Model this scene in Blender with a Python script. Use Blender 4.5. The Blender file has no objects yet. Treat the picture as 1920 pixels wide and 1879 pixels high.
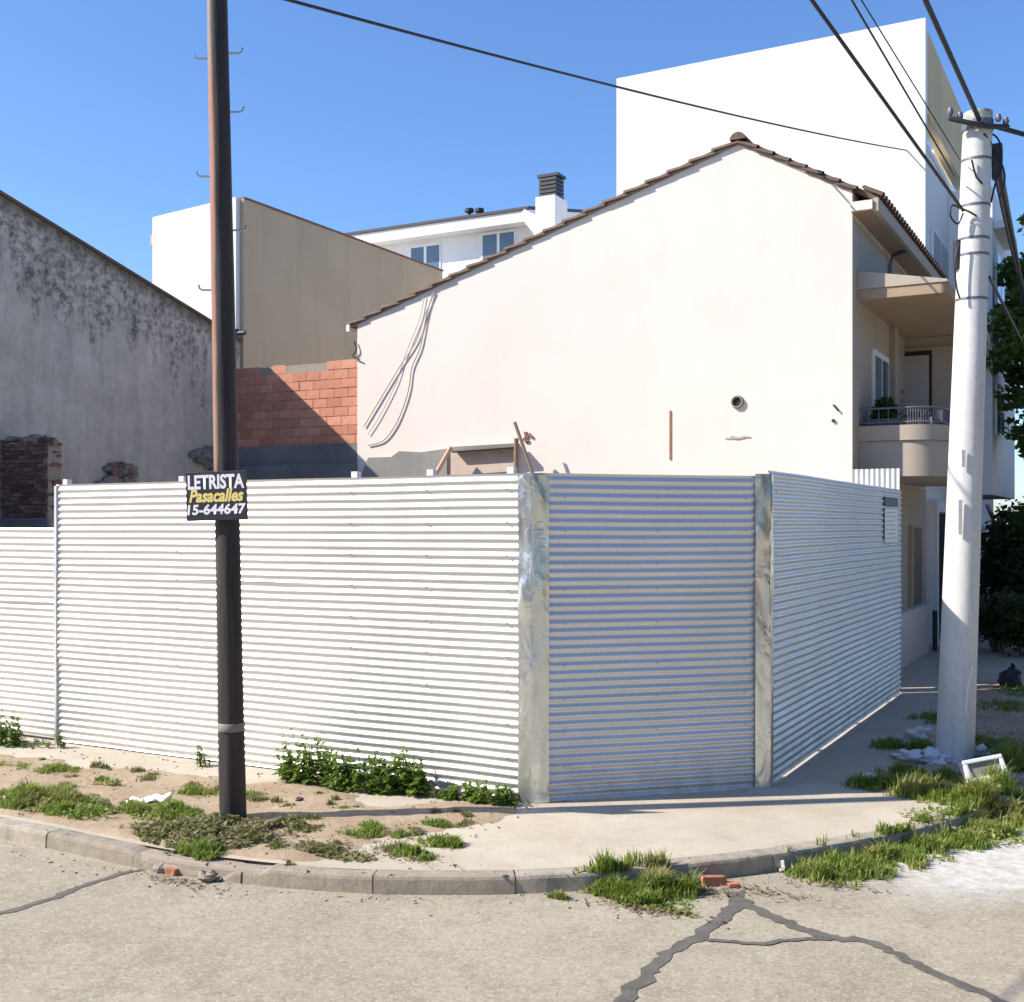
import bpy, math, random
from mathutils import Vector, Matrix, noise

rnd = random.Random(7)
SC = bpy.context.scene
COL = SC.collection

# ------------------------------------------------------------------ camera, sky, sun, exposure
TH = math.radians(28.3)                 # the lot is turned 28.3 degrees against the line of sight
FPX, CXP, CYP = 2174.0, 960.0, 985.0    # focal length, centre column, horizon row in photo pixels
CH = 2.5                                # camera above the pavement
cam_d = bpy.data.cameras.new('camera')
cam = bpy.data.objects.new('camera', cam_d); COL.objects.link(cam)
cam.location = (0, 0, CH); cam.rotation_euler = (math.pi / 2, 0, TH)
cam_d.sensor_fit = 'HORIZONTAL'; cam_d.sensor_width = 36.0
cam_d.lens = 36.0 * FPX / 1920.0
cam_d.shift_y = (CYP - 1879 / 2) / 1920.0
cam_d.clip_end = 3000
SC.camera = cam

SUN_H = Vector((-0.81, -0.586, 0)).normalized()
SUN_EL = math.radians(39.5)
SUN_AZ = math.atan2(SUN_H.x, SUN_H.y)
world = bpy.data.worlds.new('World'); SC.world = world; world.use_nodes = True
wn = world.node_tree.nodes; wl = world.node_tree.links
sky = wn.new('ShaderNodeTexSky'); sky.sky_type = 'NISHITA'; sky.sun_disc = False
sky.sun_elevation = SUN_EL; sky.sun_rotation = SUN_AZ % (2 * math.pi)
sky.air_density = 1.0; sky.dust_density = 0.6; sky.ozone_density = 2.2; sky.altitude = 50
bgn = wn['Background']; bgn.inputs['Strength'].default_value = 0.118
hs = wn.new('ShaderNodeHueSaturation'); hs.inputs['Saturation'].default_value = 1.12; wl.new(sky.outputs[0], hs.inputs['Color'])
tn = wn.new('ShaderNodeMix'); tn.data_type = 'RGBA'; tn.blend_type = 'MULTIPLY'; tn.inputs[0].default_value = 1.0
tn.inputs[7].default_value = (0.88, 1.0, 1.22, 1); wl.new(hs.outputs[0], tn.inputs[6]); wl.new(tn.outputs[2], bgn.inputs['Color'])
sl = bpy.data.lights.new('sun', 'SUN'); sl.energy = 4.8; sl.angle = math.radians(0.5); sl.color = (1.0, 0.935, 0.82)
sun = bpy.data.objects.new('sun', sl); COL.objects.link(sun)
SUNV = Vector((SUN_H.x * math.cos(SUN_EL), SUN_H.y * math.cos(SUN_EL), math.sin(SUN_EL)))
sun.rotation_euler = SUNV.to_track_quat('Z', 'Y').to_euler(); sun.location = SUNV * 60
vs = SC.view_settings
vs.view_transform = 'Standard'; vs.look = 'None'; vs.gamma = 1.0; vs.use_curve_mapping = False
vs.exposure = 0.62

# ------------------------------------------------------------------ pixel directions -> points on known planes
CT, ST = math.cos(TH), math.sin(TH)
def ray(px, py):
    a, b = (px - CXP) / FPX, (CYP - py) / FPX
    return Vector((CT * a - ST, ST * a + CT, b))
def on_z(px, py, z=0.0):
    d = ray(px, py); t = (z - CH) / d.z; return Vector((d.x * t, d.y * t, z))
def on_x(px, py, x):
    d = ray(px, py); t = x / d.x; return Vector((x, d.y * t, CH + d.z * t))
def on_y(px, py, y):
    d = ray(px, py); t = y / d.y; return Vector((d.x * t, y, CH + d.z * t))

# ------------------------------------------------------------------ mesh collecting
class MB:
    def __init__(s): s.v = []; s.f = []; s.sm = []
    def poly(s, pts, smooth=False):
        b = len(s.v); s.v += [tuple(p) for p in pts]; s.f.append(tuple(range(b, b + len(pts)))); s.sm.append(smooth)
    def quadgrid(s, rows, smooth=True, closed=False):
        b = len(s.v); n = len(rows[0])
        for r in rows: s.v += [tuple(p) for p in r]
        for i in range(len(rows) - 1):
            for j in range(n if closed else n - 1):
                k = (j + 1) % n
                s.f.append((b + i * n + j, b + i * n + k, b + (i + 1) * n + k, b + (i + 1) * n + j)); s.sm.append(smooth)
    def box(s, x0, x1, y0, y1, z0, z1, M=None, jit=0.0):
        b = len(s.v); P = []
        for z in (z0, z1):
            for x, y in ((x0, y0), (x1, y0), (x1, y1), (x0, y1)):
                p = Vector((x, y, z))
                if jit: p += Vector((rnd.uniform(-jit, jit), rnd.uniform(-jit, jit), rnd.uniform(-jit, jit)))
                P.append(tuple(M @ p) if M else tuple(p))
        s.v += P
        for f in ((3, 2, 1, 0), (4, 5, 6, 7), (0, 1, 5, 4), (1, 2, 6, 5), (2, 3, 7, 6), (3, 0, 4, 7)):
            s.f.append(tuple(b + i for i in f)); s.sm.append(False)
    def prism(s, base, vec):
        """closed prism: polygon base swept by vec"""
        n = len(base); b = len(s.v); vec = Vector(vec)
        s.v += [tuple(p) for p in base] + [tuple(Vector(p) + vec) for p in base]
        s.f.append(tuple(b + i for i in reversed(range(n)))); s.sm.append(False)
        s.f.append(tuple(b + n + i for i in range(n))); s.sm.append(False)
        for i in range(n):
            j = (i + 1) % n
            s.f.append((b + i, b + j, b + n + j, b + n + i)); s.sm.append(False)
    def tube(s, pts, rad, seg=8, caps=True):
        pts = [Vector(p) for p in pts]; n = len(pts)
        rr = rad if isinstance(rad, (list, tuple)) else [rad] * n
        rows = []; up = Vector((0.31, 0.2, 0.93))
        for i, p in enumerate(pts):
            d = (pts[min(i + 1, n - 1)] - pts[max(i - 1, 0)]).normalized()
            a = d.cross(up)
            if a.length < 0.1: a = d.cross(Vector((1, 0, 0)))
            a.normalize(); c = d.cross(a)
            rows.append([p + (a * math.cos(t) + c * math.sin(t)) * rr[i] for t in [2 * math.pi * k / seg for k in range(seg)]])
        s.quadgrid(rows, True, True)
        if caps:
            s.poly(list(reversed(rows[0]))); s.poly(rows[-1])
    def mesh(s, name):
        me = bpy.data.meshes.new(name); me.from_pydata(s.v, [], s.f)
        me.polygons.foreach_set('use_smooth', s.sm); me.update()
        return me
    def build(s, name, mat, parent=None, loc=None, bevel=0):
        o = bpy.data.objects.new(name, s.mesh(name)); COL.objects.link(o)
        if mat: o.data.materials.append(mat)
        if loc: o.location = loc
        if parent: o.parent = parent
        if bevel:
            m = o.modifiers.new('bevel', 'BEVEL'); m.width = bevel; m.segments = 2; m.limit_method = 'ANGLE'
        return o

def tag(o, label=None, cat=None, group=None, kind=None):
    if label: o['label'] = label
    if cat: o['category'] = cat
    if group: o['group'] = group
    if kind: o['kind'] = kind
    return o
def thing(name, label, cat, group=None, loc=(0, 0, 0)):
    o = bpy.data.objects.new(name, None); COL.objects.link(o); o.location = loc; o.empty_display_size = 0.2
    return tag(o, label, cat, group)
def boxpart(name, mat, parent, *a, bevel=0, label=None):
    m = MB(); m.box(*a); o = m.build(name, mat, parent, bevel=bevel)
    if label: o['label'] = label
    return o
def place(name, me, parent, M, mat=None):
    o = bpy.data.objects.new(name, me); COL.objects.link(o); o.matrix_world = M
    if parent: o.parent = parent
    return o
def fbm(x, y, z=0.0, o=4): return noise.fractal(Vector((x, y, z)), 1.0, 2.0, o)

# ------------------------------------------------------------------ materials
def lin(r, g, b):
    f = lambda c: ((c / 255 + 0.055) / 1.055) ** 2.4 if c > 10 else c / 255 / 12.92
    return (f(r), f(g), f(b), 1)
class NT:
    def __init__(s, name):
        s.m = bpy.data.materials.new(name); s.m.use_nodes = True
        s.n = s.m.node_tree.nodes; s.l = s.m.node_tree.links; s.b = s.n['Principled BSDF']
        s.co = s.n.new('ShaderNodeTexCoord').outputs['Object']
    def link(s, a, b): s.l.new(a, b)
    def mapping(s, scale=(1, 1, 1), loc=(0, 0, 0), rot=(0, 0, 0)):
        m = s.n.new('ShaderNodeMapping'); m.inputs['Scale'].default_value = scale
        m.inputs['Location'].default_value = loc; m.inputs['Rotation'].default_value = rot
        s.link(s.co, m.inputs[0]); return m.outputs[0]
    def noise(s, scale, detail=4, rough=0.55, vec=None, dist=0.0):
        t = s.n.new('ShaderNodeTexNoise'); t.inputs['Scale'].default_value = scale
        t.inputs['Detail'].default_value = detail; t.inputs['Roughness'].default_value = rough
        t.inputs['Distortion'].default_value = dist
        s.link(vec if vec is not None else s.co, t.inputs['Vector']); return t.outputs['Fac']
    def voro(s, scale, feature='F1', vec=None):
        t = s.n.new('ShaderNodeTexVoronoi'); t.inputs['Scale'].default_value = scale; t.feature = feature
        s.link(vec if vec is not None else s.co, t.inputs['Vector']); return t.outputs['Distance']
    def ramp(s, fac, a, b, ca=(0, 0, 0, 1), cb=(1, 1, 1, 1)):
        r = s.n.new('ShaderNodeValToRGB'); e = r.color_ramp.elements
        e[0].position = a; e[0].color = ca; e[1].position = b; e[1].color = cb
        s.link(fac, r.inputs[0]); return r.outputs[0]
    def mr(s, v, a, b, inv=False):
        m = s.n.new('ShaderNodeMapRange'); m.clamp = True; m.interpolation_type = 'SMOOTHSTEP'
        s.link(v, m.inputs[0]); m.inputs[1].default_value = a; m.inputs[2].default_value = b
        m.inputs[3].default_value = 1.0 if inv else 0.0; m.inputs[4].default_value = 0.0 if inv else 1.0
        return m.outputs[0]
    def mix(s, fac, a, b, mode='MIX'):
        m = s.n.new('ShaderNodeMix'); m.data_type = 'RGBA'; m.blend_type = mode
        for i, v in ((0, fac), (6, a), (7, b)):
            if hasattr(v, 'is_linked'): s.link(v, m.inputs[i])
            else: m.inputs[i].default_value = v
        return m.outputs[2]
    def math(s, op, a, b=0.0):
        m = s.n.new('ShaderNodeMath'); m.operation = op
        for i, v in ((0, a), (1, b)):
            if hasattr(v, 'is_linked'): s.link(v, m.inputs[i])
            else: m.inputs[i].default_value = v
        return m.outputs[0]
    def sep(s):
        x = s.n.new('ShaderNodeSeparateXYZ'); s.link(s.co, x.inputs[0]); return x.outputs
    def color(s, c):
        if hasattr(c, 'is_linked'): s.link(c, s.b.inputs['Base Color'])
        else: s.b.inputs['Base Color'].default_value = c
    def rough(s, c):
        if hasattr(c, 'is_linked'): s.link(c, s.b.inputs['Roughness'])
        else: s.b.inputs['Roughness'].default_value = c
    def bump(s, h, strength=0.3, dist=0.01):
        b = s.n.new('ShaderNodeBump'); b.inputs['Strength'].default_value = strength; b.inputs['Distance'].default_value = dist
        s.link(h, b.inputs['Height']); s.link(b.outputs[0], s.b.inputs['Normal'])
    def objrand(s):
        return s.n.new('ShaderNodeObjectInfo').outputs['Random']

def plaster(name, c, var=0.06, dirt=0.12, streak=0.1, rough=0.9, scale=1.0, bump=0.25):
    k = NT(name); c = tuple(c) + (1,)
    d = tuple(x * (1 - var * 2) for x in c[:3]) + (1,)
    big = k.ramp(k.noise(0.55 * scale, 5, 0.6), 0.35, 0.65)
    col = k.mix(big, c, d)
    st = k.ramp(k.noise(1.0, 5, 0.65, k.mapping((3.2, 3.2, 0.22))), 0.5, 0.8)
    col = k.mix(k.math('MULTIPLY', st, streak), col, tuple(x * 0.45 for x in c[:3]) + (1,))
    sp = k.ramp(k.noise(7.0 * scale, 6, 0.7), 0.55, 0.8)
    col = k.mix(k.math('MULTIPLY', sp, dirt), col, tuple(x * 0.5 for x in c[:3]) + (1,))
    k.color(col); k.rough(rough)
    k.bump(k.noise(45 * scale, 6, 0.7), bump, 0.006)
    return k.m
def simple(name, c, rough=0.6, metal=0.0, nscale=12, var=0.25, bump=0.15, bd=0.004, spec=None):
    k = NT(name); c = tuple(c[:3]) + (1,)
    n = k.noise(nscale, 5, 0.6)
    k.color(k.mix(n, tuple(x * (1 - var) for x in c[:3]) + (1,), tuple(min(1, x * (1 + var)) for x in c[:3]) + (1,)))
    k.rough(rough); k.b.inputs['Metallic'].default_value = metal
    if bump: k.bump(k.noise(nscale * 6, 4, 0.6), bump, bd)
    return k.m

M = {}
# galvanised sheet
def galv(name, base, metal, r0, r1, spangle):
    k = NT(name)
    sp = k.voro(spangle); n = k.noise(0.9, 5, 0.6)
    col = k.mix(k.ramp(sp, 0.1, 0.9), tuple(x * 0.93 for x in base) + (1,), tuple(base) + (1,))
    col = k.mix(k.math('MULTIPLY', k.ramp(n, 0.45, 0.75), 0.22), col, (0.42, 0.42, 0.41, 1))
    z = k.sep()[2]
    mud = k.math('MULTIPLY', k.ramp(z, 0.0, 0.5, (1, 1, 1, 1), (0, 0, 0, 1)), k.ramp(k.noise(5, 5, 0.7), 0.35, 0.7))
    col = k.mix(k.math('MULTIPLY', mud, 0.55), col, (0.36, 0.29, 0.2, 1))
    k.color(col); k.b.inputs['Metallic'].default_value = metal
    k.rough(k.ramp(k.noise(2.5, 5, 0.6), 0.3, 0.7, (r0,) * 3 + (1,), (r1,) * 3 + (1,)))
    k.bump(k.noise(2.2, 3, 0.5), 0.25, 0.012)
    return k.m
M['zinc'] = galv('galvanised_corrugated', (0.78, 0.772, 0.758), 0.55, 0.36, 0.5, 60)
k = NT('galvanised_flashing')
n = k.noise(1.3, 4, 0.6, k.mapping((3, 3, 1)), 1.5)
k.color(k.mix(k.ramp(n, 0.35, 0.65), (0.62, 0.64, 0.62, 1), (0.80, 0.80, 0.75, 1)))
k.b.inputs['Metallic'].default_value = 0.85
k.rough(k.ramp(k.noise(3, 4), 0.3, 0.7, (0.2, 0.2, 0.2, 1), (0.38, 0.38, 0.38, 1)))
k.bump(k.noise(2.6, 3, 0.5, k.mapping((2, 2, 1)), 1.2), 0.8, 0.03)
M['flash'] = k.m
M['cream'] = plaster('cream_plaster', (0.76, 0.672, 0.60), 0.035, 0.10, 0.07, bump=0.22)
M['cream_shade'] = plaster('shaded_cream_plaster', (0.47, 0.395, 0.315), 0.05, 0.15, 0.15)  # the cream again, darkened to carry the street side's shade
M['white'] = plaster('white_paint', (0.78, 0.77, 0.76), 0.02, 0.04, 0.05, bump=0.1)
M['tan'] = plaster('tan_plaster', (0.56, 0.45, 0.31), 0.06, 0.1, 0.25)
M['ochre'] = plaster('bounce_tinted_plaster', (0.62, 0.50, 0.30), 0.06, 0.2, 0.3)  # warm tint of bounced light painted into the terrace beam
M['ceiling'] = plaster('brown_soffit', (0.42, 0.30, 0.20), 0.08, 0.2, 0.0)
M['concrete'] = plaster('cement_render', (0.30, 0.285, 0.26), 0.15, 0.4, 0.35)
M['darkcem'] = plaster('damp_cement', (0.22, 0.215, 0.205), 0.2, 0.4, 0.3)
M['tile'] = simple('roof_tile', (0.13, 0.082, 0.058), 0.85, nscale=6, var=0.5)
M['mortar'] = simple('mortar', (0.33, 0.27, 0.22), 0.95, nscale=14)
M['dark'] = simple('dark_metal', (0.03, 0.03, 0.033), 0.5, nscale=20)
M['cable'] = simple('black_cable', (0.018, 0.018, 0.02), 0.55, bump=0)
M['greycable'] = simple('grey_cable', (0.42, 0.39, 0.34), 0.7, bump=0)
M['steel'] = simple('steel', (0.5, 0.5, 0.5), 0.35, 0.9, 20)
M['rust'] = simple('rusty_steel', (0.36, 0.17, 0.06), 0.8, 0.2, 25)
M['glass'] = simple('window_glass', (0.10, 0.16, 0.22), 0.06, 0.0, 1.5, 0.15, bump=0)
M['frame'] = simple('white_frame', (0.78, 0.78, 0.76), 0.5, nscale=10, var=0.05, bump=0)
M['shutter'] = simple('roller_shutter', (0.46, 0.44, 0.43), 0.6, nscale=6, var=0.08, bump=0)
M['void'] = simple('dark_opening', (0.028, 0.024, 0.022), 0.8, bump=0)
M['wood'] = simple('grey_timber', (0.23, 0.17, 0.12), 0.85, nscale=9, var=0.4)
M['plastic'] = simple('white_plastic', (0.80, 0.80, 0.79), 0.45, nscale=8, var=0.05)
M['bag'] = simple('black_bag', (0.012, 0.012, 0.016), 0.28, nscale=6, bump=0.9, bd=0.03)
M['thinbag'] = simple('pale_bag', (0.74, 0.74, 0.77), 0.4, nscale=6, bump=0.6, bd=0.02)
M['rubble'] = simple('broken_brick', (0.45, 0.17, 0.10), 0.9, nscale=14, var=0.35)
M['chalk'] = simple('pale_rubble', (0.48, 0.43, 0.37), 0.9, nscale=14, var=0.25)
M['stone'] = simple('dark_stone', (0.10, 0.09, 0.085), 0.9, nscale=18)
M['rail'] = simple('railing_grey', (0.17, 0.16, 0.19), 0.5, 0.4, 20)
M['pot'] = simple('planter_green', (0.13, 0.17, 0.13), 0.7)
M['sandy'] = simple('peach_brick', (0.62, 0.42, 0.30), 0.9, nscale=8)

# grey weathered gable with black mould under its sloping top
def grey_wall_mat(slope, ztop, y0):
    k = NT('weathered_render')
    s = k.sep()
    top = k.math('ADD', k.math('MULTIPLY', k.math('SUBTRACT', y0, s[1]), slope), ztop)
    d = k.math('SUBTRACT', top, s[2])                     # metres below the sloping top
    n1 = k.noise(1.6, 6, 0.7); n2 = k.noise(1.0, 6, 0.7, k.mapping((1, 3.5, 0.3)))
    n3 = k.noise(6.0, 6, 0.75)
    base = k.mix(k.ramp(n1, 0.3, 0.7), (0.46, 0.42, 0.355, 1), (0.64, 0.60, 0.53, 1))
    base = k.mix(k.math('MULTIPLY', k.ramp(k.noise(4.2, 6, 0.75, None, 0.5), 0.48, 0.7), 0.4), base, (0.25, 0.235, 0.205, 1))
    base = k.mix(k.math('MULTIPLY', k.ramp(k.noise(2.1, 5, 0.7, k.mapping((1, 1, 1), (4, 7, 2))), 0.55, 0.72), 0.5), base, (0.66, 0.63, 0.58, 1))
    base = k.mix(k.math('MULTIPLY', k.ramp(n2, 0.45, 0.75), 0.5), base, (0.22, 0.21, 0.195, 1))
    base = k.mix(k.math('MULTIPLY', k.ramp(k.noise(0.8, 3), 0.55, 0.7), 0.3), base, (0.44, 0.37, 0.27, 1))
    reach = k.math('MULTIPLY', k.ramp(k.noise(1.0, 5, 0.7, k.mapping((1, 2.2, 0.5))), 0.3, 0.75), 2.9)
    m = k.mr(k.math('SUBTRACT', d, reach), -0.7, 0.5, True)
    m = k.math('MULTIPLY', m, k.ramp(n3, 0.42, 0.62))
    base = k.mix(k.math('MULTIPLY', m, 0.85), base, (0.06, 0.056, 0.045, 1))
    edge = k.ramp(d, 0.05, 0.3, (1, 1, 1, 1), (0, 0, 0, 1))
    base = k.mix(k.math('MULTIPLY', edge, 0.7), base, (0.09, 0.075, 0.045, 1))
    low = k.math('MULTIPLY', k.mr(s[2], 2.6, 4.2, True), k.ramp(k.noise(2.4, 6, 0.7), 0.42, 0.62))
    base = k.mix(k.math('MULTIPLY', low, 0.4), base, (0.17, 0.15, 0.125, 1))
    k.color(base); k.rough(0.95)
    k.bump(k.math('ADD', k.noise(3, 5, 0.65), k.math('MULTIPLY', k.noise(28, 5, 0.7), 0.4)), 0.5, 0.03)
    return k.m
# bricks: colour differs brick by brick
def brickmat(name, a, b, dirt=0.35):
    k = NT(name); r = k.objrand()
    col = k.mix(r, a, b)
    col = k.mix(k.math('MULTIPLY', k.ramp(k.noise(9, 6, 0.7), 0.45, 0.75), dirt), col, tuple(x * 0.4 for x in a[:3]) + (1,))
    k.color(col); k.rough(0.92); k.bump(k.noise(30, 5, 0.7), 0.5, 0.008)
    return k.m
M['brick'] = brickmat('hollow_clay_brick', (0.50, 0.20, 0.12, 1), (0.66, 0.31, 0.20, 1), 0.3)
M['oldbrick'] = brickmat('old_dark_brick', (0.11, 0.055, 0.04, 1), (0.30, 0.17, 0.13, 1), 0.6)
# road
k = NT('worn_road'); s = k.sep()
col = k.mix(k.ramp(k.noise(0.5, 5, 0.6), 0.3, 0.7), (0.315, 0.268, 0.19, 1), (0.43, 0.375, 0.275, 1))
col = k.mix(k.math('MULTIPLY', k.ramp(k.noise(2.2, 6, 0.7, None, 0.6), 0.48, 0.68), 0.5), col, (0.22, 0.185, 0.14, 1))
col = k.mix(k.math('MULTIPLY', k.ramp(k.noise(11, 6, 0.75, None, 0.4), 0.5, 0.72), 0.45), col, (0.20, 0.17, 0.13, 1))
col = k.mix(k.math('MULTIPLY', k.ramp(k.noise(42, 4, 0.7), 0.50, 0.66), 0.5), col, (0.60, 0.55, 0.46, 1))
col = k.mix(k.math('MULTIPLY', k.ramp(k.noise(33, 4, 0.75, k.mapping((1, 1, 1), (5, 3, 0))), 0.52, 0.68), 0.55), col, (0.145, 0.125, 0.10, 1))
col = k.mix(k.math('MULTIPLY', k.ramp(k.voro(3.1), 0.0, 0.075, (1, 1, 1, 1), (0, 0, 0, 1)), 0.75), col, (0.09, 0.08, 0.07, 1))
# pale lime dust swept along the side-street kerb
wob = k.math('MULTIPLY', k.math('SUBTRACT', k.noise(1.1, 6, 0.7, None, 0.7), 0.5), 1.5)
ax, ay = -1.55, 8.85
u = k.math('ADD', k.math('MULTIPLY', k.math('SUBTRACT', s[0], ax), 0.80), k.math('MULTIPLY', k.math('SUBTRACT', s[1], ay), -0.60))
v = k.math('ADD', k.math('MULTIPLY', k.math('SUBTRACT', s[0], ax), 0.50), k.math('MULTIPLY', k.math('SUBTRACT', s[1], ay), 0.87))
m = k.math('MULTIPLY', k.mr(k.math('ADD', u, wob), 0.25, 0.95, True), k.mr(k.math('ADD', v, wob), -0.6, 0.7))
m = k.math('MULTIPLY', m, k.ramp(k.noise(9, 6, 0.75), 0.25, 0.6))
col = k.mix(k.math('MULTIPLY', m, 0.8), col, (0.70, 0.68, 0.65, 1))
k.color(col); k.rough(0.93)
k.bump(k.math('ADD', k.noise(60, 5, 0.8), k.math('MULTIPLY', k.noise(4, 4), 0.8)), 0.55, 0.012)
M['road'] = k.m
k = NT('concrete_pavement')
col = k.mix(k.ramp(k.noise(0.8, 6, 0.65), 0.3, 0.7), (0.43, 0.365, 0.275, 1), (0.56, 0.495, 0.395, 1))
col = k.mix(k.math('MULTIPLY', k.ramp(k.noise(3.5, 6, 0.75, None, 0.5), 0.5, 0.75), 0.4), col, (0.27, 0.225, 0.165, 1))
col = k.mix(k.math('MULTIPLY', k.ramp(k.noise(60, 3, 0.6), 0.5, 0.7), 0.25), col, (0.25, 0.22, 0.18, 1))
k.color(col); k.rough(0.93); k.bump(k.math('ADD', k.noise(40, 5, 0.75), k.noise(3, 4)), 0.4, 0.012); M['pave'] = k.m
k = NT('dry_soil')
col = k.mix(k.ramp(k.noise(1.6, 6, 0.7), 0.3, 0.7), (0.38, 0.26, 0.16, 1), (0.54, 0.43, 0.30, 1))
col = k.mix(k.math('MULTIPLY', k.ramp(k.noise(22, 6, 0.75), 0.5, 0.7), 0.5), col, (0.20, 0.14, 0.085, 1))
k.color(col); k.rough(0.97); k.bump(k.noise(25, 6, 0.8), 0.8, 0.03); M['soil'] = k.m
k = NT('kerb_concrete'); r = k.objrand()
col = k.mix(r, (0.36, 0.305, 0.235, 1), (0.46, 0.405, 0.32, 1))
col = k.mix(k.math('MULTIPLY', k.ramp(k.noise(6, 6, 0.75), 0.42, 0.7), 0.55), col, (0.14, 0.12, 0.095, 1))
k.color(col); k.rough(0.95); k.bump(k.noise(30, 6, 0.8), 0.7, 0.02); M['kerb'] = k.m
k = NT('tar_seal')
k.color(k.mix(k.ramp(k.noise(7, 6, 0.7), 0.3, 0.7), (0.085, 0.076, 0.066, 1), (0.155, 0.14, 0.12, 1))); k.rough(0.85); k.bump(k.noise(40, 4), 0.5, 0.01)
M['tar'] = k.m
# tarred timber pole with reddish bleached bark on its weather side
k = NT('tarred_timber'); 
st = k.noise(1.0, 6, 0.65, k.mapping((14, 14, 0.7)))
col = k.mix(k.ramp(st, 0.35, 0.7), (0.020, 0.017, 0.017, 1), (0.062, 0.046, 0.038, 1))
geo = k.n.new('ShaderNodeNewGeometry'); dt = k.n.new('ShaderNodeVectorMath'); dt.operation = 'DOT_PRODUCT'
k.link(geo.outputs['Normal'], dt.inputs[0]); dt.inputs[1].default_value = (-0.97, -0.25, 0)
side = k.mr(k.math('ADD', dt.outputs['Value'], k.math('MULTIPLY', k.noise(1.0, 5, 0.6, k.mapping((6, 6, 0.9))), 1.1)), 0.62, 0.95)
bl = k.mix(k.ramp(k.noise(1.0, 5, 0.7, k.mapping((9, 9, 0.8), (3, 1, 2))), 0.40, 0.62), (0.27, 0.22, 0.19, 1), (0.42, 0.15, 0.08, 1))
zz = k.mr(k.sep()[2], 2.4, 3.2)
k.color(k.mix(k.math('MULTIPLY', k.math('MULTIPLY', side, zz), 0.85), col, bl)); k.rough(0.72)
k.bump(st, 0.7, 0.015); M['polewood'] = k.m
k = NT('spun_concrete')
col = k.mix(k.ramp(k.noise(2.0, 6, 0.65), 0.3, 0.7), (0.60, 0.585, 0.55, 1), (0.72, 0.705, 0.67, 1))
col = k.mix(k.math('MULTIPLY', k.ramp(k.noise(1.0, 5, 0.7, k.mapping((9, 9, 0.7))), 0.5, 0.72), 0.35), col, (0.36, 0.35, 0.31, 1))
col = k.mix(k.math('MULTIPLY', k.ramp(k.noise(20, 6, 0.75), 0.55, 0.75), 0.5), col, (0.33, 0.31, 0.28, 1))
hi = k.math('MULTIPLY', k.mr(k.sep()[2], 6.3, 6.9), k.ramp(k.noise(5, 4), 0.35, 0.6))
col = k.mix(k.math('MULTIPLY', hi, 0.8), col, (0.17, 0.18, 0.11, 1))
k.color(col); k.rough(0.9); k.bump(k.noise(25, 5, 0.7), 0.4, 0.01); M['polecon'] = k.m
def leafmat(name, a, b, dry=None):
    k = NT(name)
    g = k.n.new('ShaderNodeNewGeometry').outputs['Random Per Island']
    col = k.mix(g, a, b)
    if dry: col = k.mix(k.ramp(k.noise(2.2, 4), 0.5, 0.68), col, dry)
    k.color(col); k.rough(0.55)
    try: k.b.inputs['Transmission Weight'].default_value = 0.0
    except Exception: pass
    tr = k.n.new('ShaderNodeBsdfTranslucent'); k.link(k.mix(0.5, col, (0.16, 0.26, 0.03, 1)), tr.inputs['Color'])
    mx = k.n.new('ShaderNodeMixShader'); mx.inputs[0].default_value = 0.45
    k.link(k.b.outputs[0], mx.inputs[1]); k.link(tr.outputs[0], mx.inputs[2])
    k.link(mx.outputs[0], k.n['Material Output'].inputs['Surface'])
    return k.m
M['weed'] = leafmat('weed_leaf', (0.11, 0.20, 0.03, 1), (0.26, 0.36, 0.06, 1))
M['grass'] = leafmat('grass_blade', (0.15, 0.23, 0.03, 1), (0.36, 0.42, 0.09, 1), (0.46, 0.40, 0.16, 1))
M['drygrass'] = leafmat('dry_grass', (0.17, 0.18, 0.07, 1), (0.34, 0.27, 0.14, 1))
M['stem'] = simple('green_stem', (0.10, 0.14, 0.04), 0.7, bump=0)
M['treeleaf'] = leafmat('tree_leaf', (0.07, 0.13, 0.022, 1), (0.19, 0.27, 0.05, 1))
M['shrubleaf'] = leafmat('shrub_leaf', (0.03, 0.05, 0.015, 1), (0.06, 0.085, 0.025, 1))
M['bark'] = simple('bark', (0.14, 0.11, 0.085), 0.95, nscale=9, var=0.4, bump=0.6, bd=0.02)

# ------------------------------------------------------------------ key positions
RZ = -0.13                                   # road level, pavement = 0
FY = 9.29                                    # street fence line
AX = -4.79                                   # its corner
BX, BY = -3.10, 10.92                        # far end of the chamfer, start of side-street fence
FE = 18.0                                    # end of side-street fence
HY = 18.12                                   # blind gable wall of the house
HX = on_y(1598, 900, HY).x                   # its street facade
HL = on_y(670, 700, HY).x                    # its rear corner
GX = on_y(436, 700, HY + 0.1).x              # grey neighbour wall
WY = on_x(1735, 300, HX).y                   # tall white building

# ------------------------------------------------------------------ ground
def catmull(P, n=10):
    out = []
    for i in range(1, len(P) - 2):
        p0, p1, p2, p3 = [Vector(p) for p in P[i - 1:i + 3]]
        for j in range(n):
            t = j / n
            out.append(0.5 * ((2 * p1) + (p2 - p0) * t + (2 * p0 - 5 * p1 + 4 * p2 - p3) * t * t + (3 * p1 - p0 - 3 * p2 + p3) * t ** 3))
    out.append(Vector(P[-2])); return out
KP = [(-60, 6.5), (-42, 6.5), (-20, 6.52), (-12, 6.52), (-8.4, 6.53), (-6.5, 6.48), (-5.2, 6.68), (-4.3, 7.06), (-3.55, 7.55), (-2.85, 8.2), (-2.28, 8.9),
      (-1.6, 10.0), (-1.15, 11.2), (-0.85, 13.0), (-0.72, 16), (-0.65, 22), (-0.65, 40), (-0.65, 90), (-0.65, 140)]
kc = catmull([Vector((x, y)) for x, y in KP], 12)
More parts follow.
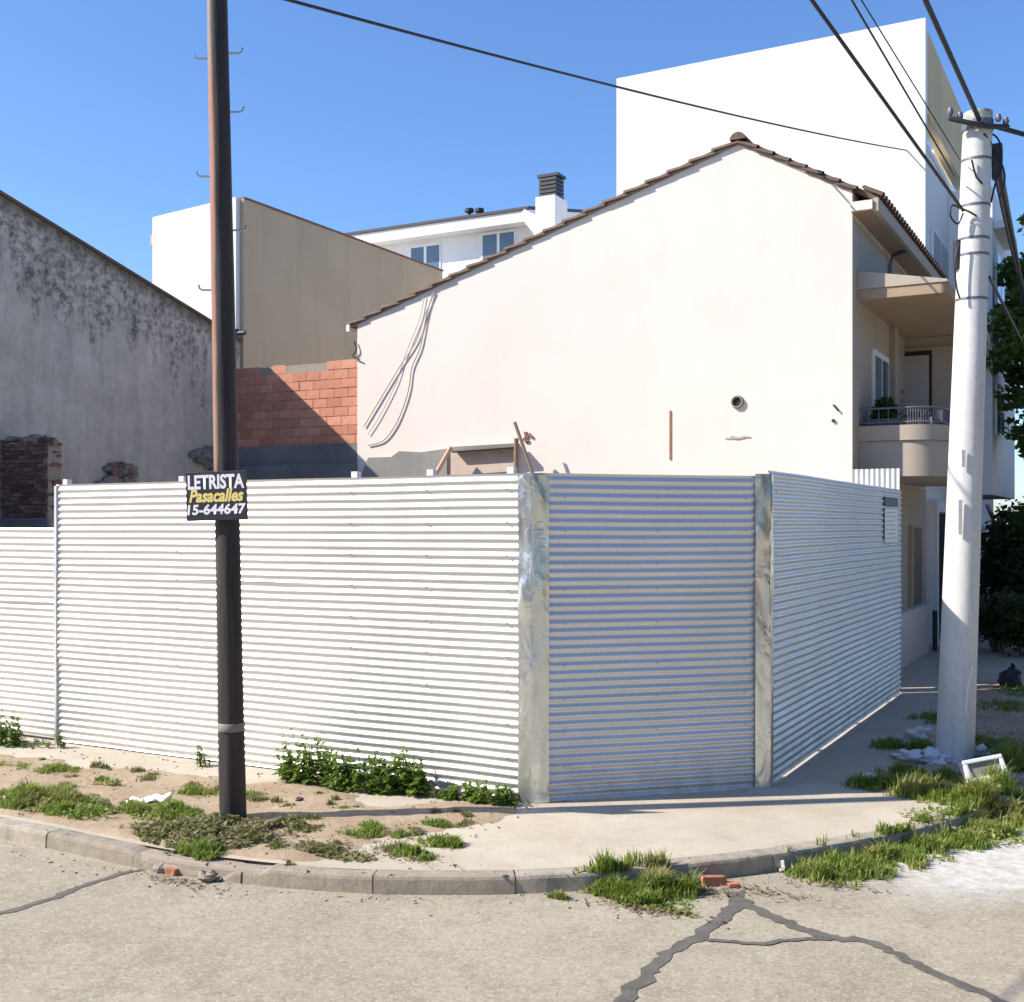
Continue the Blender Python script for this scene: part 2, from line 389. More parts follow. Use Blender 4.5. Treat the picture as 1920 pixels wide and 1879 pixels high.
def normals(c):
    out = []
    for i in range(len(c)):
        d = (c[min(i + 1, len(c) - 1)] - c[max(i - 1, 0)]).normalized(); out.append(Vector((d.y, -d.x)))  # towards the road
    return out
kn = normals(kc)
m = MB()
N = 60
xs = [-700, -300, -120, -60, -30] + [-20 + i for i in range(0, 36)] + [30, 60, 120, 300, 700]
rows = [[(x, y, RZ) for x in xs] for y in [-700, -300, -100, -40, -20] + [-10 + i for i in range(0, 40)] + [50, 120, 300, 700, 1400]]
m.quadgrid(rows, True)
road = tag(m.build('road', M['road']), kind='structure')
# pavement sheet behind the kerb and lot ground
m = MB()
inner = [c - n * 0.149 for c, n in zip(kc, kn)]
m.poly([(p.x, p.y, -0.004) for p in inner] + [(-140, 140, -0.004), (-140, 6.5, -0.004)])
pav = tag(m.build('pavement', M['pave']), kind='structure')
m = MB(); m.poly([(GX, FY + 0.3, 0.006), (AX + 0.0, FY + 0.3, 0.006), (BX - 0.3, BY, 0.006), (BX - 0.3, HY, 0.006), (GX, HY, 0.006)])
tag(m.build('lot_ground', M['soil']), kind='structure')
# kerb stones
kerb_bed = MB()
cum = [0.0]
for i in range(1, len(kc)): cum.append(cum[-1] + (kc[i] - kc[i - 1]).length)
def kat(s):
    for i in range(1, len(cum)):
        if cum[i] >= s:
            t = (s - cum[i - 1]) / (cum[i] - cum[i - 1]); p = kc[i - 1].lerp(kc[i], t)
            n = kn[i - 1].lerp(kn[i], t).normalized(); return p, n
    return kc[-1], kn[-1]
def kerb_profile(p, n, top, low, w=0.15, r=0.028):
    pr = [(-w, low), (-w, top), (-r, top), (-r * 0.3, top - r * 0.3), (0, top - r), (0.012, low)]
    return [(p.x + n.x * a, p.y + n.y * a, z) for a, z in pr]
rows = []
for i in range(0, len(kc), 2):
    pr = kerb_profile(kc[i] - kn[i] * 0.012, kn[i], -0.022, RZ - 0.2, 0.12)
    rows.append(pr)
kerb_bed.quadgrid(rows, False)
kb = tag(kerb_bed.build('kerb', M['mortar']), kind='structure')
s0 = min(range(len(kc)), key=lambda i: (kc[i] - Vector((-13.0, 6.52))).length); s0 = cum[s0]
s1 = min(range(len(kc)), key=lambda i: (kc[i] - Vector((-0.65, 40))).length); s1 = cum[s1]
gap0 = (on_z(300, 1612).xy, on_z(400, 1618).xy)
sg = s0; idx = 0
while sg < s1:
    L = 1.02 if sg < s0 + 26 else 3.0
    a, b = sg + 0.007, sg + L - 0.007
    pm = kat((a + b) / 2)[0]
    rows = []; tilt = rnd.uniform(-0.008, 0.006); sh = rnd.uniform(-0.006, 0.006)
    nseg = 14
    mm = MB()
    for q in range(nseg + 1):
        p, n = kat(a + (b - a) * q / nseg)
        wob = 0.006 * fbm(p.x * 4, p.y * 4, 3.1)
        crumble = 0.0
        dgap = min((p - gap0[0]).length, (p - gap0[1]).length, (p - (gap0[0] + gap0[1]) / 2).length)
        if dgap < 0.42: crumble = -0.085 * (1 - dgap / 0.42) - 0.03 * abs(fbm(p.x * 9, p.y * 9, 1))
        rows.append(kerb_profile(p + n * (sh + wob), n, 0.001 + tilt + wob + crumble, RZ - 0.1))
    mm.quadgrid(rows, False); mm.poly(rows[0]); mm.poly(list(reversed(rows[-1])))
    mm.build('kerb_stone', M['kerb'], kb)
    sg += L; idx += 1
# soil verge: an uneven sheet that dives under the concrete at its edges
def soil_sheet(name, x0, x1, y0, y1, fn, step=0.06):
    m = MB(); nx = int((x1 - x0) / step); ny = int((y1 - y0) / step)
    rows = []
    for j in range(ny + 1):
        y = y0 + (y1 - y0) * j / ny
        rows.append([(x0 + (x1 - x0) * i / nx, y, fn(x0 + (x1 - x0) * i / nx, y)) for i in range(nx + 1)])
    m.quadgrid(rows, True)
    return tag(m.build(name, M['soil']), kind='structure')
def sm(e0, e1, x):
    t = max(0, min(1, (x - e0) / (e1 - e0))); return t * t * (3 - 2 * t)
def kdist(x, y):   # distance behind the kerb's back edge
    best = 1e9; p = Vector((x, y))
    for i in range(len(kc)):
        d = (kc[i] - p).length
        if d < best: best = d; bi = i
    return (p - kc[bi]).dot(-kn[bi]) - 0.15
def soil_left(x, y):
    nz = fbm(x * 0.9, y * 0.9, 2.0)
    e = sm(0.0, 0.10, kdist(x, y) - 0.02) * sm(0.0, 0.45, (8.75 + 0.45 * nz + 0.12 * math.sin(x * 1.3)) - y + 0.5 * sm(-8.5, -6, x))
    e *= sm(0.0, 0.5, -4.95 + 0.5 * nz - (8.0 - y) * 0.35 - x)
    if kdist(x, y) < -0.015: return -0.4
    return -0.03 + e * (0.052 + 0.014 * fbm(x * 3, y * 3, 5) + 0.006 * fbm(x * 12, y * 12, 1))
soil_sheet('soil_verge', -15, -4.2, 6.55, 9.28, soil_left)
def soil_right(x, y):
    nz = fbm(x * 1.1, y * 1.1, 7.0)
    e = sm(0.0, 0.08, kdist(x, y) - 0.015)
    e *= sm(0.0, 0.35, x + 2.05 + 0.35 * nz + 0.10 * (y - 12)) * sm(10.9, 11.9, y + 0.5 * nz + 0.2 * (x + 1)) * sm(0, 0.6, 20.3 - y)
    if kdist(x, y) < -0.015: return -0.4
    return -0.03 + e * (0.054 + 0.014 * fbm(x * 3, y * 3, 9) + 0.006 * fbm(x * 12, y * 12, 1))
soil_sheet('soil_verge', -2.9, -0.6, 10.3, 21.5, soil_right)
# tar seams on the road
def seam(pts, w0, w1, n=60):
    P = [on_z(x, y, RZ + 0.004) for x, y in pts]; P2 = [p.xy for p in P]
    P2 = [P2[0] * 2 - P2[1]] + P2 + [P2[-1] * 2 - P2[-2]]
    c = catmull(P2, 14); nn = normals(c); m = MB(); rows = []
    for i, (p, q) in enumerate(zip(c, nn)):
        t = i / (len(c) - 1); w = w0 + (w1 - w0) * t
        j = 0.035 * fbm(p.x * 6, p.y * 6, 4)
        a = w * (0.5 + 0.30 * fbm(p.x * 13, p.y * 13, 1)); b = w * (0.5 + 0.30 * fbm(p.x * 13, p.y * 13, 6))
        rows.append([(p.x + q.x * (a + j), p.y + q.y * (a + j), RZ + 0.004), (p.x - q.x * (b - j), p.y - q.y * (b - j), RZ + 0.004)])
    m.quadgrid(rows, False); return m.build('tar_seam', M['tar'], road)
seam([(-300, 1800), (0, 1712), (100, 1682), (200, 1645), (292, 1622)], 0.085, 0.05)
seam([(1060, 1990), (1165, 1879), (1240, 1800), (1310, 1752), (1365, 1712), (1385, 1685)], 0.09, 0.10)
s_ = seam([(1375, 1672), (1390, 1690), (1470, 1728), (1560, 1757), (1640, 1768), (1690, 1795), (1800, 1845), (1990, 1920)], 0.12, 0.06); s_.location.z = 0.0012
s_ = seam([(1318, 1760), (1350, 1764), (1420, 1768), (1500, 1762), (1580, 1758)], 0.045, 0.05); s_.location.z = 0.0024

# ------------------------------------------------------------------ the zinc hoarding
PITCH = 0.0765
def corr_sheet(parent, p, q, z0, z1, off=0.0, seedz=0.0, vertical=False, name='corrugated_sheet'):
    """sheet from ground point p to q (xy), corrugations level; outside = right of p->q"""
    p = Vector(p); q = Vector(q); d = (q - p); L = d.length; d.normalize(); n = Vector((d.y, -d.x))
    m = MB(); rows = []
    if vertical:
        nu = int(L / PITCH * 8)
        for j in (0, 1, 2, 3):
            z = z0 + (z1 - z0) * j / 3
            rows.append([(*(p + d * (L * i / nu) + n * (off + 0.009 * math.cos(2 * math.pi * L * i / nu / PITCH))), z) for i in range(nu + 1)])
    else:
        nz = int((z1 - z0) / PITCH * 10); nu = max(6, int(L / 0.22))
        for j in range(nz + 1):
            z = z0 + (z1 - z0) * j / nz
            r = []
            for i in range(nu + 1):
                u = L * i / nu
                w = off + 0.009 * math.cos(2 * math.pi * z / PITCH) + 0.011 * fbm(u * 0.7, z * 0.5, seedz, 2)
                dz = 0.004 * fbm(u * 0.9, z * 0.8, seedz + 5, 2)
                pt = p + d * u + n * w
                r.append((pt.x, pt.y, z + dz))
            rows.append(r)
    m.quadgrid(rows, True)
    o = m.build(name, M['zinc'], parent)
    return o
def fence(label, p, q, zb, zt, rows, posts, cat='fence', name='corrugated_fence', seed=0.0, post_top=0.06):
    t = thing(name, label, cat, 'corrugated hoarding around the corner lot', (0, 0, 0))
    hh = (zt - zb) / rows
    for r in range(rows):
        hz = zb + hh * r
        corr_sheet(t, p, q, hz - (0.06 if r else 0), hz + hh, 0.004 * r, seed + r * 3.3)
    P = Vector(p); Q = Vector(q); d = (Q - P).normalized(); n = Vector((d.y, -d.x)); L = (Q - P).length
    fm = MB()
    for u in posts:
        c = P + d * u - n * 0.07
        mat = Matrix.Translation((c.x, c.y, 0)) @ Matrix.Rotation(math.atan2(d.y, d.x), 4, 'Z')
        m = MB(); m.box(-0.035, 0.035, -0.035, 0.035, -0.1, zt + post_top, mat); m.build('post', M['plastic'] if post_top > 0 else M['wood'], t)
        z = zb + PITCH * 0.5
        while z < zt - 0.03:
            zc = round(z / PITCH) * PITCH
            s = P + d * u + n * (0.016 + 0.004 * int((zc - zb) / hh))
            ms = Matrix.Translation((s.x, s.y, zc))
            fm.tube([ms @ Vector((0, 0, 0)), ms @ Vector((n.x * 0.008, n.y * 0.008, 0))], 0.009, 6)
            z += PITCH * 4
    o = fm.build('screw_heads', M['steel'], t); o['kind'] = 'stuff'
    return t
SX = on_y(106, 1200, FY).x
px_posts = [on_y(x, 900, FY).x for x in (117, 335, 660, 802)]
f_main = fence('tall sunlit corrugated zinc fence along the street behind the tarred pole', (SX, FY), (AX, FY), 0.015, 2.97, 3,
               [x - SX for x in px_posts] + [AX - SX - 0.25], seed=1)
f_low = fence('lower corrugated zinc fence stepping down at the left edge', (-16.4, FY + 0.035), (SX + 0.03, FY + 0.035), 0.03, 2.47, 3, [0.4, 2.4, 4.4, 6.0], seed=21, post_top=-0.05)
f_och = fence('shaded corrugated zinc panel cutting the street corner between two bright trims', (AX, FY), (BX, BY), 0.0, 2.97, 3, [0.3, 1.2, 2.1], seed=41, post_top=-0.05)
f_side = fence('shaded corrugated zinc fence receding along the side street to the house', (BX, BY), (BX, FE), 0.012, 3.03, 3, [0.2, 2.0, 4.0, 6.0, 6.9], seed=61, post_top=-0.05)
m = MB(); m.box(SX - 0.012, SX + 0.022, FY - 0.024, FY + 0.02, 0.0, 2.955); m.build('edge_trim', M['zinc'], f_main)
# bent flashings on the two corners (dented sheet)
def flashing(parent, pts, z0, z1, seed, name='corner_trim', amp=0.012):
    m = MB(); rows = []
    line = []
    for a, b in zip(pts[:-1], pts[1:]):
        a = Vector(a); b = Vector(b)
        for i in range(8): line.append(a.lerp(b, i / 8))
    line.append(Vector(pts[-1]))
    nl = normals(line)
    for j in range(91):
        z = z0 + (z1 - z0) * j / 90
        r = []
        for i, (p, n) in enumerate(zip(line, nl)):
            e = sm(0, 3, min(i, len(line) - 1 - i))
            w = amp * (fbm(i * 0.09 + seed, z * 1.9, seed, 2) + 0.5 * abs(fbm(i * 0.15, z * 3.5, seed + 3, 2))) * (0.35 + 0.65 * e) * (1.0 + 1.2 * sm(1.2, 2.6, z))
            r.append((p.x + n.x * w, p.y + n.y * w, z))
        rows.append(r)
    m.quadgrid(rows, True); return m.build(name, M['flash'], parent)
dO = Vector((BX - AX, BY - FY)).normalized(); nO = Vector((dO.y, -dO.x))
o1 = 0.030
A2 = Vector((AX, FY)); cornerA = A2 + (nO + Vector((0, -1))).normalized() * o1 * 1.05
flashing(f_och, [(AX - 0.135, FY - o1), tuple(cornerA), tuple(A2 + dO * 0.145 + nO * o1)], -0.0, 2.955, 2.0)
B2 = Vector((BX, BY)); cornerB = B2 + (nO + Vector((1, 0))).normalized() * o1 * 1.05
flashing(f_och, [tuple(B2 - dO * 0.15 + nO * o1), tuple(cornerB), (BX + o1, BY + 0.08)], 0.0, 2.99, 9.0)
# return panel closing the fence against the house
t = thing('corrugated_fence', 'short upright sunlit corrugated screen closing the fence against the cream house', 'fence', 'corrugated hoarding around the corner lot')
corr_sheet(t, (HX + 0.02, FE + 0.04), (BX - 0.02, FE + 0.04), 0.0, on_y(1640, 879, FE).z, vertical=True)
m = MB(); m.box(BX - 0.09, BX - 0.03, FE + 0.06, FE + 0.1, 0, 3.0); m.build('post', M['wood'], t)
# notices on the side fence
for (x0, y0, x1, y1, lab, mt, nm) in ((1655, 932, 1679, 950, 'small dark notice at the far end of the side fence above the white one', simple('dark_notice', (0.10, 0.11, 0.15), 0.6, nscale=40, var=0.6, bump=0), 'notice'),
                                  (1655, 953, 1679, 1016, 'white paper notice pasted near the far end of the side fence', None, 'notice')):
    a = on_x(x0, y0, BX); b = on_x(x1, y1, BX)
    t = thing(nm, lab, 'notice', 'notices on the side fence')
    boxpart('sheet', mt or M['plastic'], t, BX + 0.028, BX + 0.034, a.y, b.y, b.z, a.z)
    if mt is None:
        mb = MB()
        for r in range(7):
            zz_ = a.z - 0.05 - r * 0.06
            mb.box(BX + 0.0345, BX + 0.0355, a.y + 0.08, b.y - 0.08 - 0.2 * rnd.random(), zz_ - 0.012, zz_)
        mb.build('print', M['shutter'], t)

# ------------------------------------------------------------------ the house with the blind gable
house = thing('gabled_house', 'cream two storey house with a big blind gable wall and curved balcony', 'house')
zr = on_y(1385, 268, HY); zR = on_y(1598, 358, HY).z; zL = on_y(670, 606, HY).z
HB = WY - 0.06                                              # rear of the house against the white building
prof = [(HL, HY, -0.05), (HX, HY, -0.05), (HX, HY, zR), (zr.x, HY, zr.z), (HL, HY, zL)]
m = MB(); m.prism(prof, (0, HB - HY, 0)); wall = m.build('wall', M['cream'], house)
# roof slabs
def slope_pt(x):
    return zL + (zr.z - zL) * (x - HL) / (zr.x - HL) if x < zr.x else zr.z + (zR - zr.z) * (x - zr.x) / (HX - zr.x)
kR = (zR - zr.z) / (HX - zr.x); kL = (zr.z - zL) / (zr.x - HL)
EX = HX + 0.36                                              # street eave
m = MB(); th = 0.10
m.prism([(HL - 0.22, HY + 0.06, zL - 0.22 * kL + 0.012), (zr.x, HY + 0.06, zr.z + 0.012), (zr.x, HY + 0.06, zr.z + th), (HL - 0.22, HY + 0.06, zL - 0.22 * kL + th)], (0, HB - HY - 0.1, 0))
m.prism([(zr.x, HY + 0.06, zr.z + 0.012), (EX, HY + 0.06, zR + kR * 0.36 + 0.012), (EX, HY + 0.06, zR + kR * 0.36 + th), (zr.x, HY + 0.06, zr.z + th)], (0, HB - HY - 0.1, 0))
roof = m.build('roof', M['tile'], house)
# verge tiles, one by one
def tile_mesh(L, r, name):
    m = MB(); rows = []
    for t, sc_ in ((0, 1.0), (1, 0.84)):
        rows.append([(L * t, r * sc_ * math.cos(a), r * sc_ * math.sin(a) * 0.8) for a in [math.pi * k / 6 for k in range(7)]])
    for t, sc_ in ((1, 0.84), (0, 1.0)):
        rows.append([(L * t, (r * sc_ - 0.016) * math.cos(a), (r * sc_ - 0.016) * math.sin(a) * 0.8) for a in [math.pi * k / 6 for k in range(7)]])
    rows.append(rows[0])
    m.quadgrid(rows, False); me = m.mesh(name); me.materials.append(M['tile']); return me
tm = tile_mesh(0.47, 0.088, 'roof_tile')
def verge(x0, x1, n):
    for i in range(n):
        xa = x0 + (x1 - x0) * i / n; xb = x0 + (x1 - x0) * (i + 1) / n
        d = Vector((xb - xa, 0, slope_pt(xb) - slope_pt(xa))); step = d.length; d.normalize()
        ang = math.atan2(d.z, d.x)
        rot = Matrix.Rotation(-ang, 4, 'Y') @ Matrix.Rotation(math.radians(-5.5 if True else 0), 4, 'Y') if False else Matrix.Rotation(-ang + math.radians(7.0) , 4, 'Y')
        if d.x < 0: rot = Matrix.Rotation(math.pi, 4, 'Z') @ Matrix.Rotation(-math.atan2(d.z, -d.x) + math.radians(7.0), 4, 'Y')
        Mx = Matrix.Translation((xa, HY + 0.005 + rnd.uniform(-0.012, 0.012), slope_pt(xa) + 0.035 + rnd.uniform(-0.006, 0.006))) @ rot @ Matrix.Diagonal((step / 0.41, 1, 1, 1))
        place('roof_tile', tm, roof, Mx)
verge(HL - 0.22, zr.x - 0.05, 20)
verge(EX - 0.3, zr.x + 0.05, 7)
# ridge tile end cap
m = MB(); rows = []
for y in (HY - 0.07, HY + 0.5):
    rows.append([(zr.x + 0.13 * math.cos(a), y, zr.z + 0.04 + 0.12 * math.sin(a)) for a in [math.pi * q / 8 for q in range(9)]])
m.quadgrid(rows, True); m.poly(rows[0]); m.build('ridge_tile', M['tile'], roof)
# mortar bedding under the verge
m = MB()
for xa, xb in ((HL - 0.1, zr.x), (zr.x, HX)):
    m.prism([(xa, HY - 0.02, slope_pt(xa) - 0.03), (xb, HY - 0.02, slope_pt(xb) - 0.03), (xb, HY - 0.02, slope_pt(xb) + 0.03), (xa, HY - 0.02, slope_pt(xa) + 0.03)], (0, 0.06, 0))
m.build('verge_mortar', M['mortar'], roof)
# street eave: soffit, fascia, gutter bracket, tile ends
ez = zR + kR * 0.36
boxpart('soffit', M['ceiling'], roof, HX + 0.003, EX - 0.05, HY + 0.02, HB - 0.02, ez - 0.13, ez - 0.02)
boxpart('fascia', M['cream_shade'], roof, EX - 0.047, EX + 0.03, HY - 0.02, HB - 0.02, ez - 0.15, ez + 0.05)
boxpart('eave_return', M['cream'], roof, HX - 0.02, EX - 0.05, HY - 0.06, HY + 0.017, ez - 0.12, ez + 0.02)
te = tile_mesh(0.34, 0.095, 'eave_tile')
nt = 30
for i in range(nt):
    y = HY + 0.1 + (HB - HY - 0.25) * i / (nt - 1)
    Mx = Matrix.Translation((EX + 0.07, y, ez + 0.075)) @ Matrix.Rotation(math.pi, 4, 'Z') @ Matrix.Rotation(math.atan(kR), 4, 'Y')
    place('roof_tile', te, roof, Mx)
m = MB(); dpy = on_x(1665, 470, HX).y
m.tube([(EX - 0.02, dpy, ez - 0.14), (HX + 0.08, dpy, ez - 0.2), (HX + 0.045, dpy, ez - 0.35), (HX + 0.045, dpy, 6.2)], 0.035, 8); m.build('downpipe', M['rail'], house)
# left (rear) eave stub
boxpart('rear_fascia', M['frame'], roof, HL - 0.3, HL - 0.225, HY + 0.05, HB - 0.05, zL - 0.22 * kL - 0.06, zL - 0.22 * kL + 0.1)
# balcony: rounded corner plan
BFY = HY + 0.45                                            # near face of the balcony
BXo = on_y(1772, 830, BFY).x                               # its street edge
BFE = on_x(1772, 632, -2.75).y if False else BFY + 4.1
def bplan(x1, y0, y1, r, inset=0.0, n=20):
    x1 -= inset; y0 += inset; r = max(0.05, r - inset)
    P = [(HX + 0.002, y0)]
    for i in range(n + 1):
        a = -math.pi / 2 + (math.pi / 2) * i / n
        P.append((x1 - r + r * math.cos(a), y0 + r + r * math.sin(a)))
    P += [(x1, y1), (HX + 0.002, y1)]
    return P
zb0 = on_y(1680, 893, BFY).z; zb1 = on_y(1680, 797, BFY).z; zbm = on_y(1680, 826, BFY).z
balc = thing('x', 'x', 'x'); bpy.data.objects.remove(balc)
m = MB(); m.prism([(x, y, zb0) for x, y in bplan(BXo, BFY, BFE, 0.55, 0.03)], (0, 0, 0.62 * (zbm - zb0) / 0.62)); 
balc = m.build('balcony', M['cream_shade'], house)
m = MB(); pl = bplan(BXo, BFY, BFE, 0.55)
pin = bplan(BXo, BFY, BFE, 0.55, 0.14)
rows = [[(x, y, zbm + 0.003) for x, y in pl], [(x, y, zb1) for x, y in pl], [(x, y, zb1) for x, y in pin], [(x, y, zbm + 0.02) for x, y in pin]]
rows = [r[:-1] for r in rows]
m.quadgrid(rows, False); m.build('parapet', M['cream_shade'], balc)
# railing on the parapet
rail_h = on_y(1680, 764, BFY).z
mid = bplan(BXo, BFY, BFE, 0.55, 0.07)[:-1]
for zz_ in (rail_h, zb1 + 0.05):
    m = MB(); m.tube([(x, y, zz_) for x, y in mid], 0.018, 6); m.build('rail', M['rail'], balc)
acc = []
for a, b in zip(mid[:-1], mid[1:]):
    a = Vector(a); b = Vector(b); nseg = max(1, int((b - a).length / 0.13))
    for i in range(nseg): acc.append(a.lerp(b, i / nseg))
bar = MB(); bar.tube([(0, 0, zb1), (0, 0, rail_h)], 0.009, 5); bme = bar.mesh('baluster'); bme.materials.append(M['rail'])
for p in acc: place('baluster', bme, balc, Matrix.Translation((p.x, p.y, 0)))
# canopy over the balcony, inner room wall, shuttered window
zc = on_y(1690, 556, BFY - 0.1).z
m = MB(); m.prism([(x, y, zc) for x, y in bplan(BXo + 0.05, BFY - 0.12, BFE + 1.6, 0.12)], (0, 0, 0.16)); can = m.build('canopy', M['ceiling'], house)
m = MB(); 
m.prism([(HX + 0.004, BFY - 0.14, zc + 0.163), (BXo + 0.05, BFY - 0.14, zc + 0.163), (BXo + 0.05, BFY - 0.14, zc + 0.2), (HX + 0.004, BFY - 0.14, zc + 0.45)], (0, 5.6, 0)); m.build('canopy_roof', M['cream_shade'], can)
RY = on_x(1700, 640, HX + 0.5).y
RY = BFE
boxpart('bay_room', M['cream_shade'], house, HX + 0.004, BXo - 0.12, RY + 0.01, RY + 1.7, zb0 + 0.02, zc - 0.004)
a = on_y(1676, 665, RY); b = on_y(1742, 772, RY)
sh = boxpart('window', M['void'], house, a.x - 0.05, b.x + 0.05, RY - 0.012, RY + 0.004, b.z - 0.3, a.z + 0.03)
nsl = 16; zlo, zhi = b.z - 0.3, a.z - 0.05
smesh = MB(); smesh.box(a.x, b.x, 0, 0.018, 0, (zhi - zlo) / nsl - 0.003); sme = smesh.mesh('shutter_slat'); sme.materials.append(M['shutter'])
for i in range(nsl): place('shutter_slat', sme, sh, Matrix.Translation((0, RY - 0.034, zlo + (zhi - zlo) * i / nsl)))
boxpart('lintel', M['cream_shade'], house, a.x - 0.12, BXo - 0.14, RY - 0.05, RY + 0.006, a.z + 0.06, zc - 0.2)
# facade door and frames seen obliquely behind the balcony
y0_, y1_ = BFY + 1.0, BFY + 2.3
d = boxpart('balcony_door', M['frame'], house, HX + 0.003, HX + 0.05, y0_, y1_, zb1 - 0.6, zb1 + 1.35)
for q in range(2): boxpart('pane', M['glass'], d, HX + 0.051, HX + 0.056, y0_ + 0.08 + q * 0.62, y0_ + 0.6 + q * 0.62, zb1 - 0.4, zb1 + 1.25)
boxpart('pilaster', M['cream_shade'], house, HX + 0.003, HX + 0.10, BFY + 2.6, BFY + 2.8, zb1 - 0.6, zc - 0.01)
# ground floor: shade-darkened cream facade skin with a brown door, cream plinth
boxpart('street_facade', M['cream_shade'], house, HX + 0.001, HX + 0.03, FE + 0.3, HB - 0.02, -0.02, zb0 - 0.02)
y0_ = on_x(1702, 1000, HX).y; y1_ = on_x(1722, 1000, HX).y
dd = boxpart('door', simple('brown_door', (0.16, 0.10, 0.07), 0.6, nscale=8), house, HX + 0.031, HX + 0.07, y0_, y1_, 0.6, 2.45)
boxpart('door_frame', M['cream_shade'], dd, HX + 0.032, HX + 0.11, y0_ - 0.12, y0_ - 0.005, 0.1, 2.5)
boxpart('street_facade', M['cream_shade'], house, HX + 0.001, HX + 0.003 - 0.0005, HY + 0.05, HB - 0.02, zb0 + 0.0, ez - 0.2)  # thin skin over the cream wall, shade put into its colour
boxpart('plinth', M['cream'], house, HX + 0.032, HX + 0.22, FE + 0.6, y1_ - 0.1, -0.02, 0.95)
m = MB(); m.tube([(HX + 0.3, y1_ + 0.1, -0.02), (HX + 0.3, y1_ + 0.1, 0.8)], 0.05, 8); m.build('gas_pipe', M['dark'], house)
# little marks and fittings on the blind wall
m = MB(); p = on_y(1383, 754, HY); rows = []
for y, r in ((HY - 0.001, 0.11), (HY - 0.05, 0.10), (HY - 0.05, 0.075), (HY + 0.02, 0.07)):
    rows.append([(p.x + r * math.cos(a), y, p.z + r * math.sin(a)) for a in [2 * math.pi * q / 16 for q in range(16)]])
m.quadgrid(rows, True, True); vent = m.build('flue_outlet', M['concrete'], house)
m = MB(); m.poly([(p.x + 0.07 * math.cos(a), HY - 0.012, p.z + 0.07 * math.sin(a)) for a in [2 * math.pi * q / 16 for q in range(16)]]); m.build('flue_hole', M['void'], vent)
p = on_y(1257, 770, HY); q = on_y(1257, 862, HY)
boxpart('rusty_strip', M['rust'], house, p.x - 0.013, p.x + 0.013, HY - 0.018, HY + 0.003, q.z, p.z)
p = on_y(992, 820, HY)
m = MB()
for _ in range(5):
    ma = Matrix.Translation((p.x + rnd.uniform(-0.06, 0.06), HY - 0.01, p.z + rnd.uniform(-0.07, 0.05))) @ Matrix.Rotation(rnd.uniform(0, 3), 4, 'Y')
    m.box(-0.05, 0.05, -0.02, 0.02, -0.025, 0.025, ma, 0.012)
m.build('broken_fixing', M['oldbrick'], house)
p = on_y(1385, 820, HY); m = MB()
for _ in range(7):
    ma = Matrix.Translation((p.x + rnd.uniform(-0.16, 0.16), HY - 0.0, p.z + rnd.uniform(-0.025, 0.025))) @ Matrix.Rotation(rnd.uniform(-0.3, 0.3), 4, 'Y')
    m.box(-0.06, 0.06, -0.012, 0.012, -0.012, 0.012, ma, 0.008)
m.build('chipped_render', M['cream_shade'], house)
p = on_y(1568, 765, HY); m = MB(); m.tube([(p.x - 0.04, HY - 0.02, p.z + 0.05), (p.x + 0.04, HY - 0.03, p.z - 0.05)], 0.016, 6); p = on_y(1563, 789, HY)
m.tube([(p.x, HY + 0.01, p.z), (p.x, HY - 0.03, p.z)], 0.028, 8); m.build('wall_hook', M['dark'], house)
# raised patches of newer render, thin but real
# loose cables down the wall
def hang(pts, r, name, parent, mat, y=None):
    P = [on_y(x, yy, y if y else HY - 0.03) for x, yy in pts]
    P = [P[0] * 2 - P[1]] + P + [P[-1] * 2 - P[-2]]
    m = MB(); m.tube(catmull(P, 6), r, 6); return m.build(name, mat, parent)
hang([(815, 548), (797, 590), (780, 640), (748, 690), (715, 745), (682, 800)], 0.011, 'loose_cable', house, M['greycable'])
hang([(812, 548), (800, 590), (788, 650), (772, 690), (765, 735), (745, 790), (720, 825), (690, 835)], 0.012, 'loose_cable', house, M['greycable'])
hang([(796, 555), (786, 600), (760, 665), (742, 720), (712, 780), (690, 815)], 0.007, 'loose_cable', house, M['greycable'])
# bracket and wire at the rear corner
hang([(664, 640), (668, 655), (662, 668), (675, 675)], 0.014, 'cable_bracket', house, M['dark'], HY - 0.05)
# plants and chair on the balcony
def leaf_cloud(m, c, rad, n, size, squash=1.0, rr=None, shell=0.0):
    rr = rr or rnd
    for _ in range(n):
        while True:
            v = Vector((rr.uniform(-1, 1), rr.uniform(-1, 1), rr.uniform(-1, 1)))
            if shell <= v.length <= 1: break
        p = Vector(c) + Vector((v.x * rad[0], v.y * rad[1], v.z * rad[2]))
        d = Vector((rr.gauss(0, 1), rr.gauss(0, 1), rr.gauss(0, 0.6))).normalized()
        a = d.cross(Vector((rr.gauss(0, 1), rr.gauss(0, 1), rr.gauss(0, 1)))).normalized()
        L = size * rr.uniform(0.6, 1.3); w = L * 0.28
        n_ = d.cross(a) * w * 0.3
        m.poly([p - d * L * 0.5, p + a * w + n_, p + d * L * 0.5, p - a * w + n_])
def potted(label, loc, h, w, mat_leaf):
    t = thing('potted_plant', label, 'plant', 'plants on the balcony', loc)
    m = MB(); rows = []
    for z, r in ((0, 0.09), (0.22, 0.13), (0.22, 0.11), (0.18, 0.10)):
        rows.append([(r * math.cos(a), r * math.sin(a), z) for a in [2 * math.pi * q / 12 for q in range(12)]])
    m.quadgrid(rows, True, True); m.poly(rows[-1]); m.poly(list(reversed(rows[0]))); m.build('pot', M['pot'], t)
    m = MB(); m.tube([(0, 0, 0.15), (0.02, 0, h * 0.5), (0, 0.02, h * 0.9)], 0.02, 6); m.build('stem', M['stem'], t)
    m = MB(); leaf_cloud(m, (0, 0, h * 0.62), (w, w, h * 0.42), 420, 0.13); m.build('leaves', mat_leaf, t)
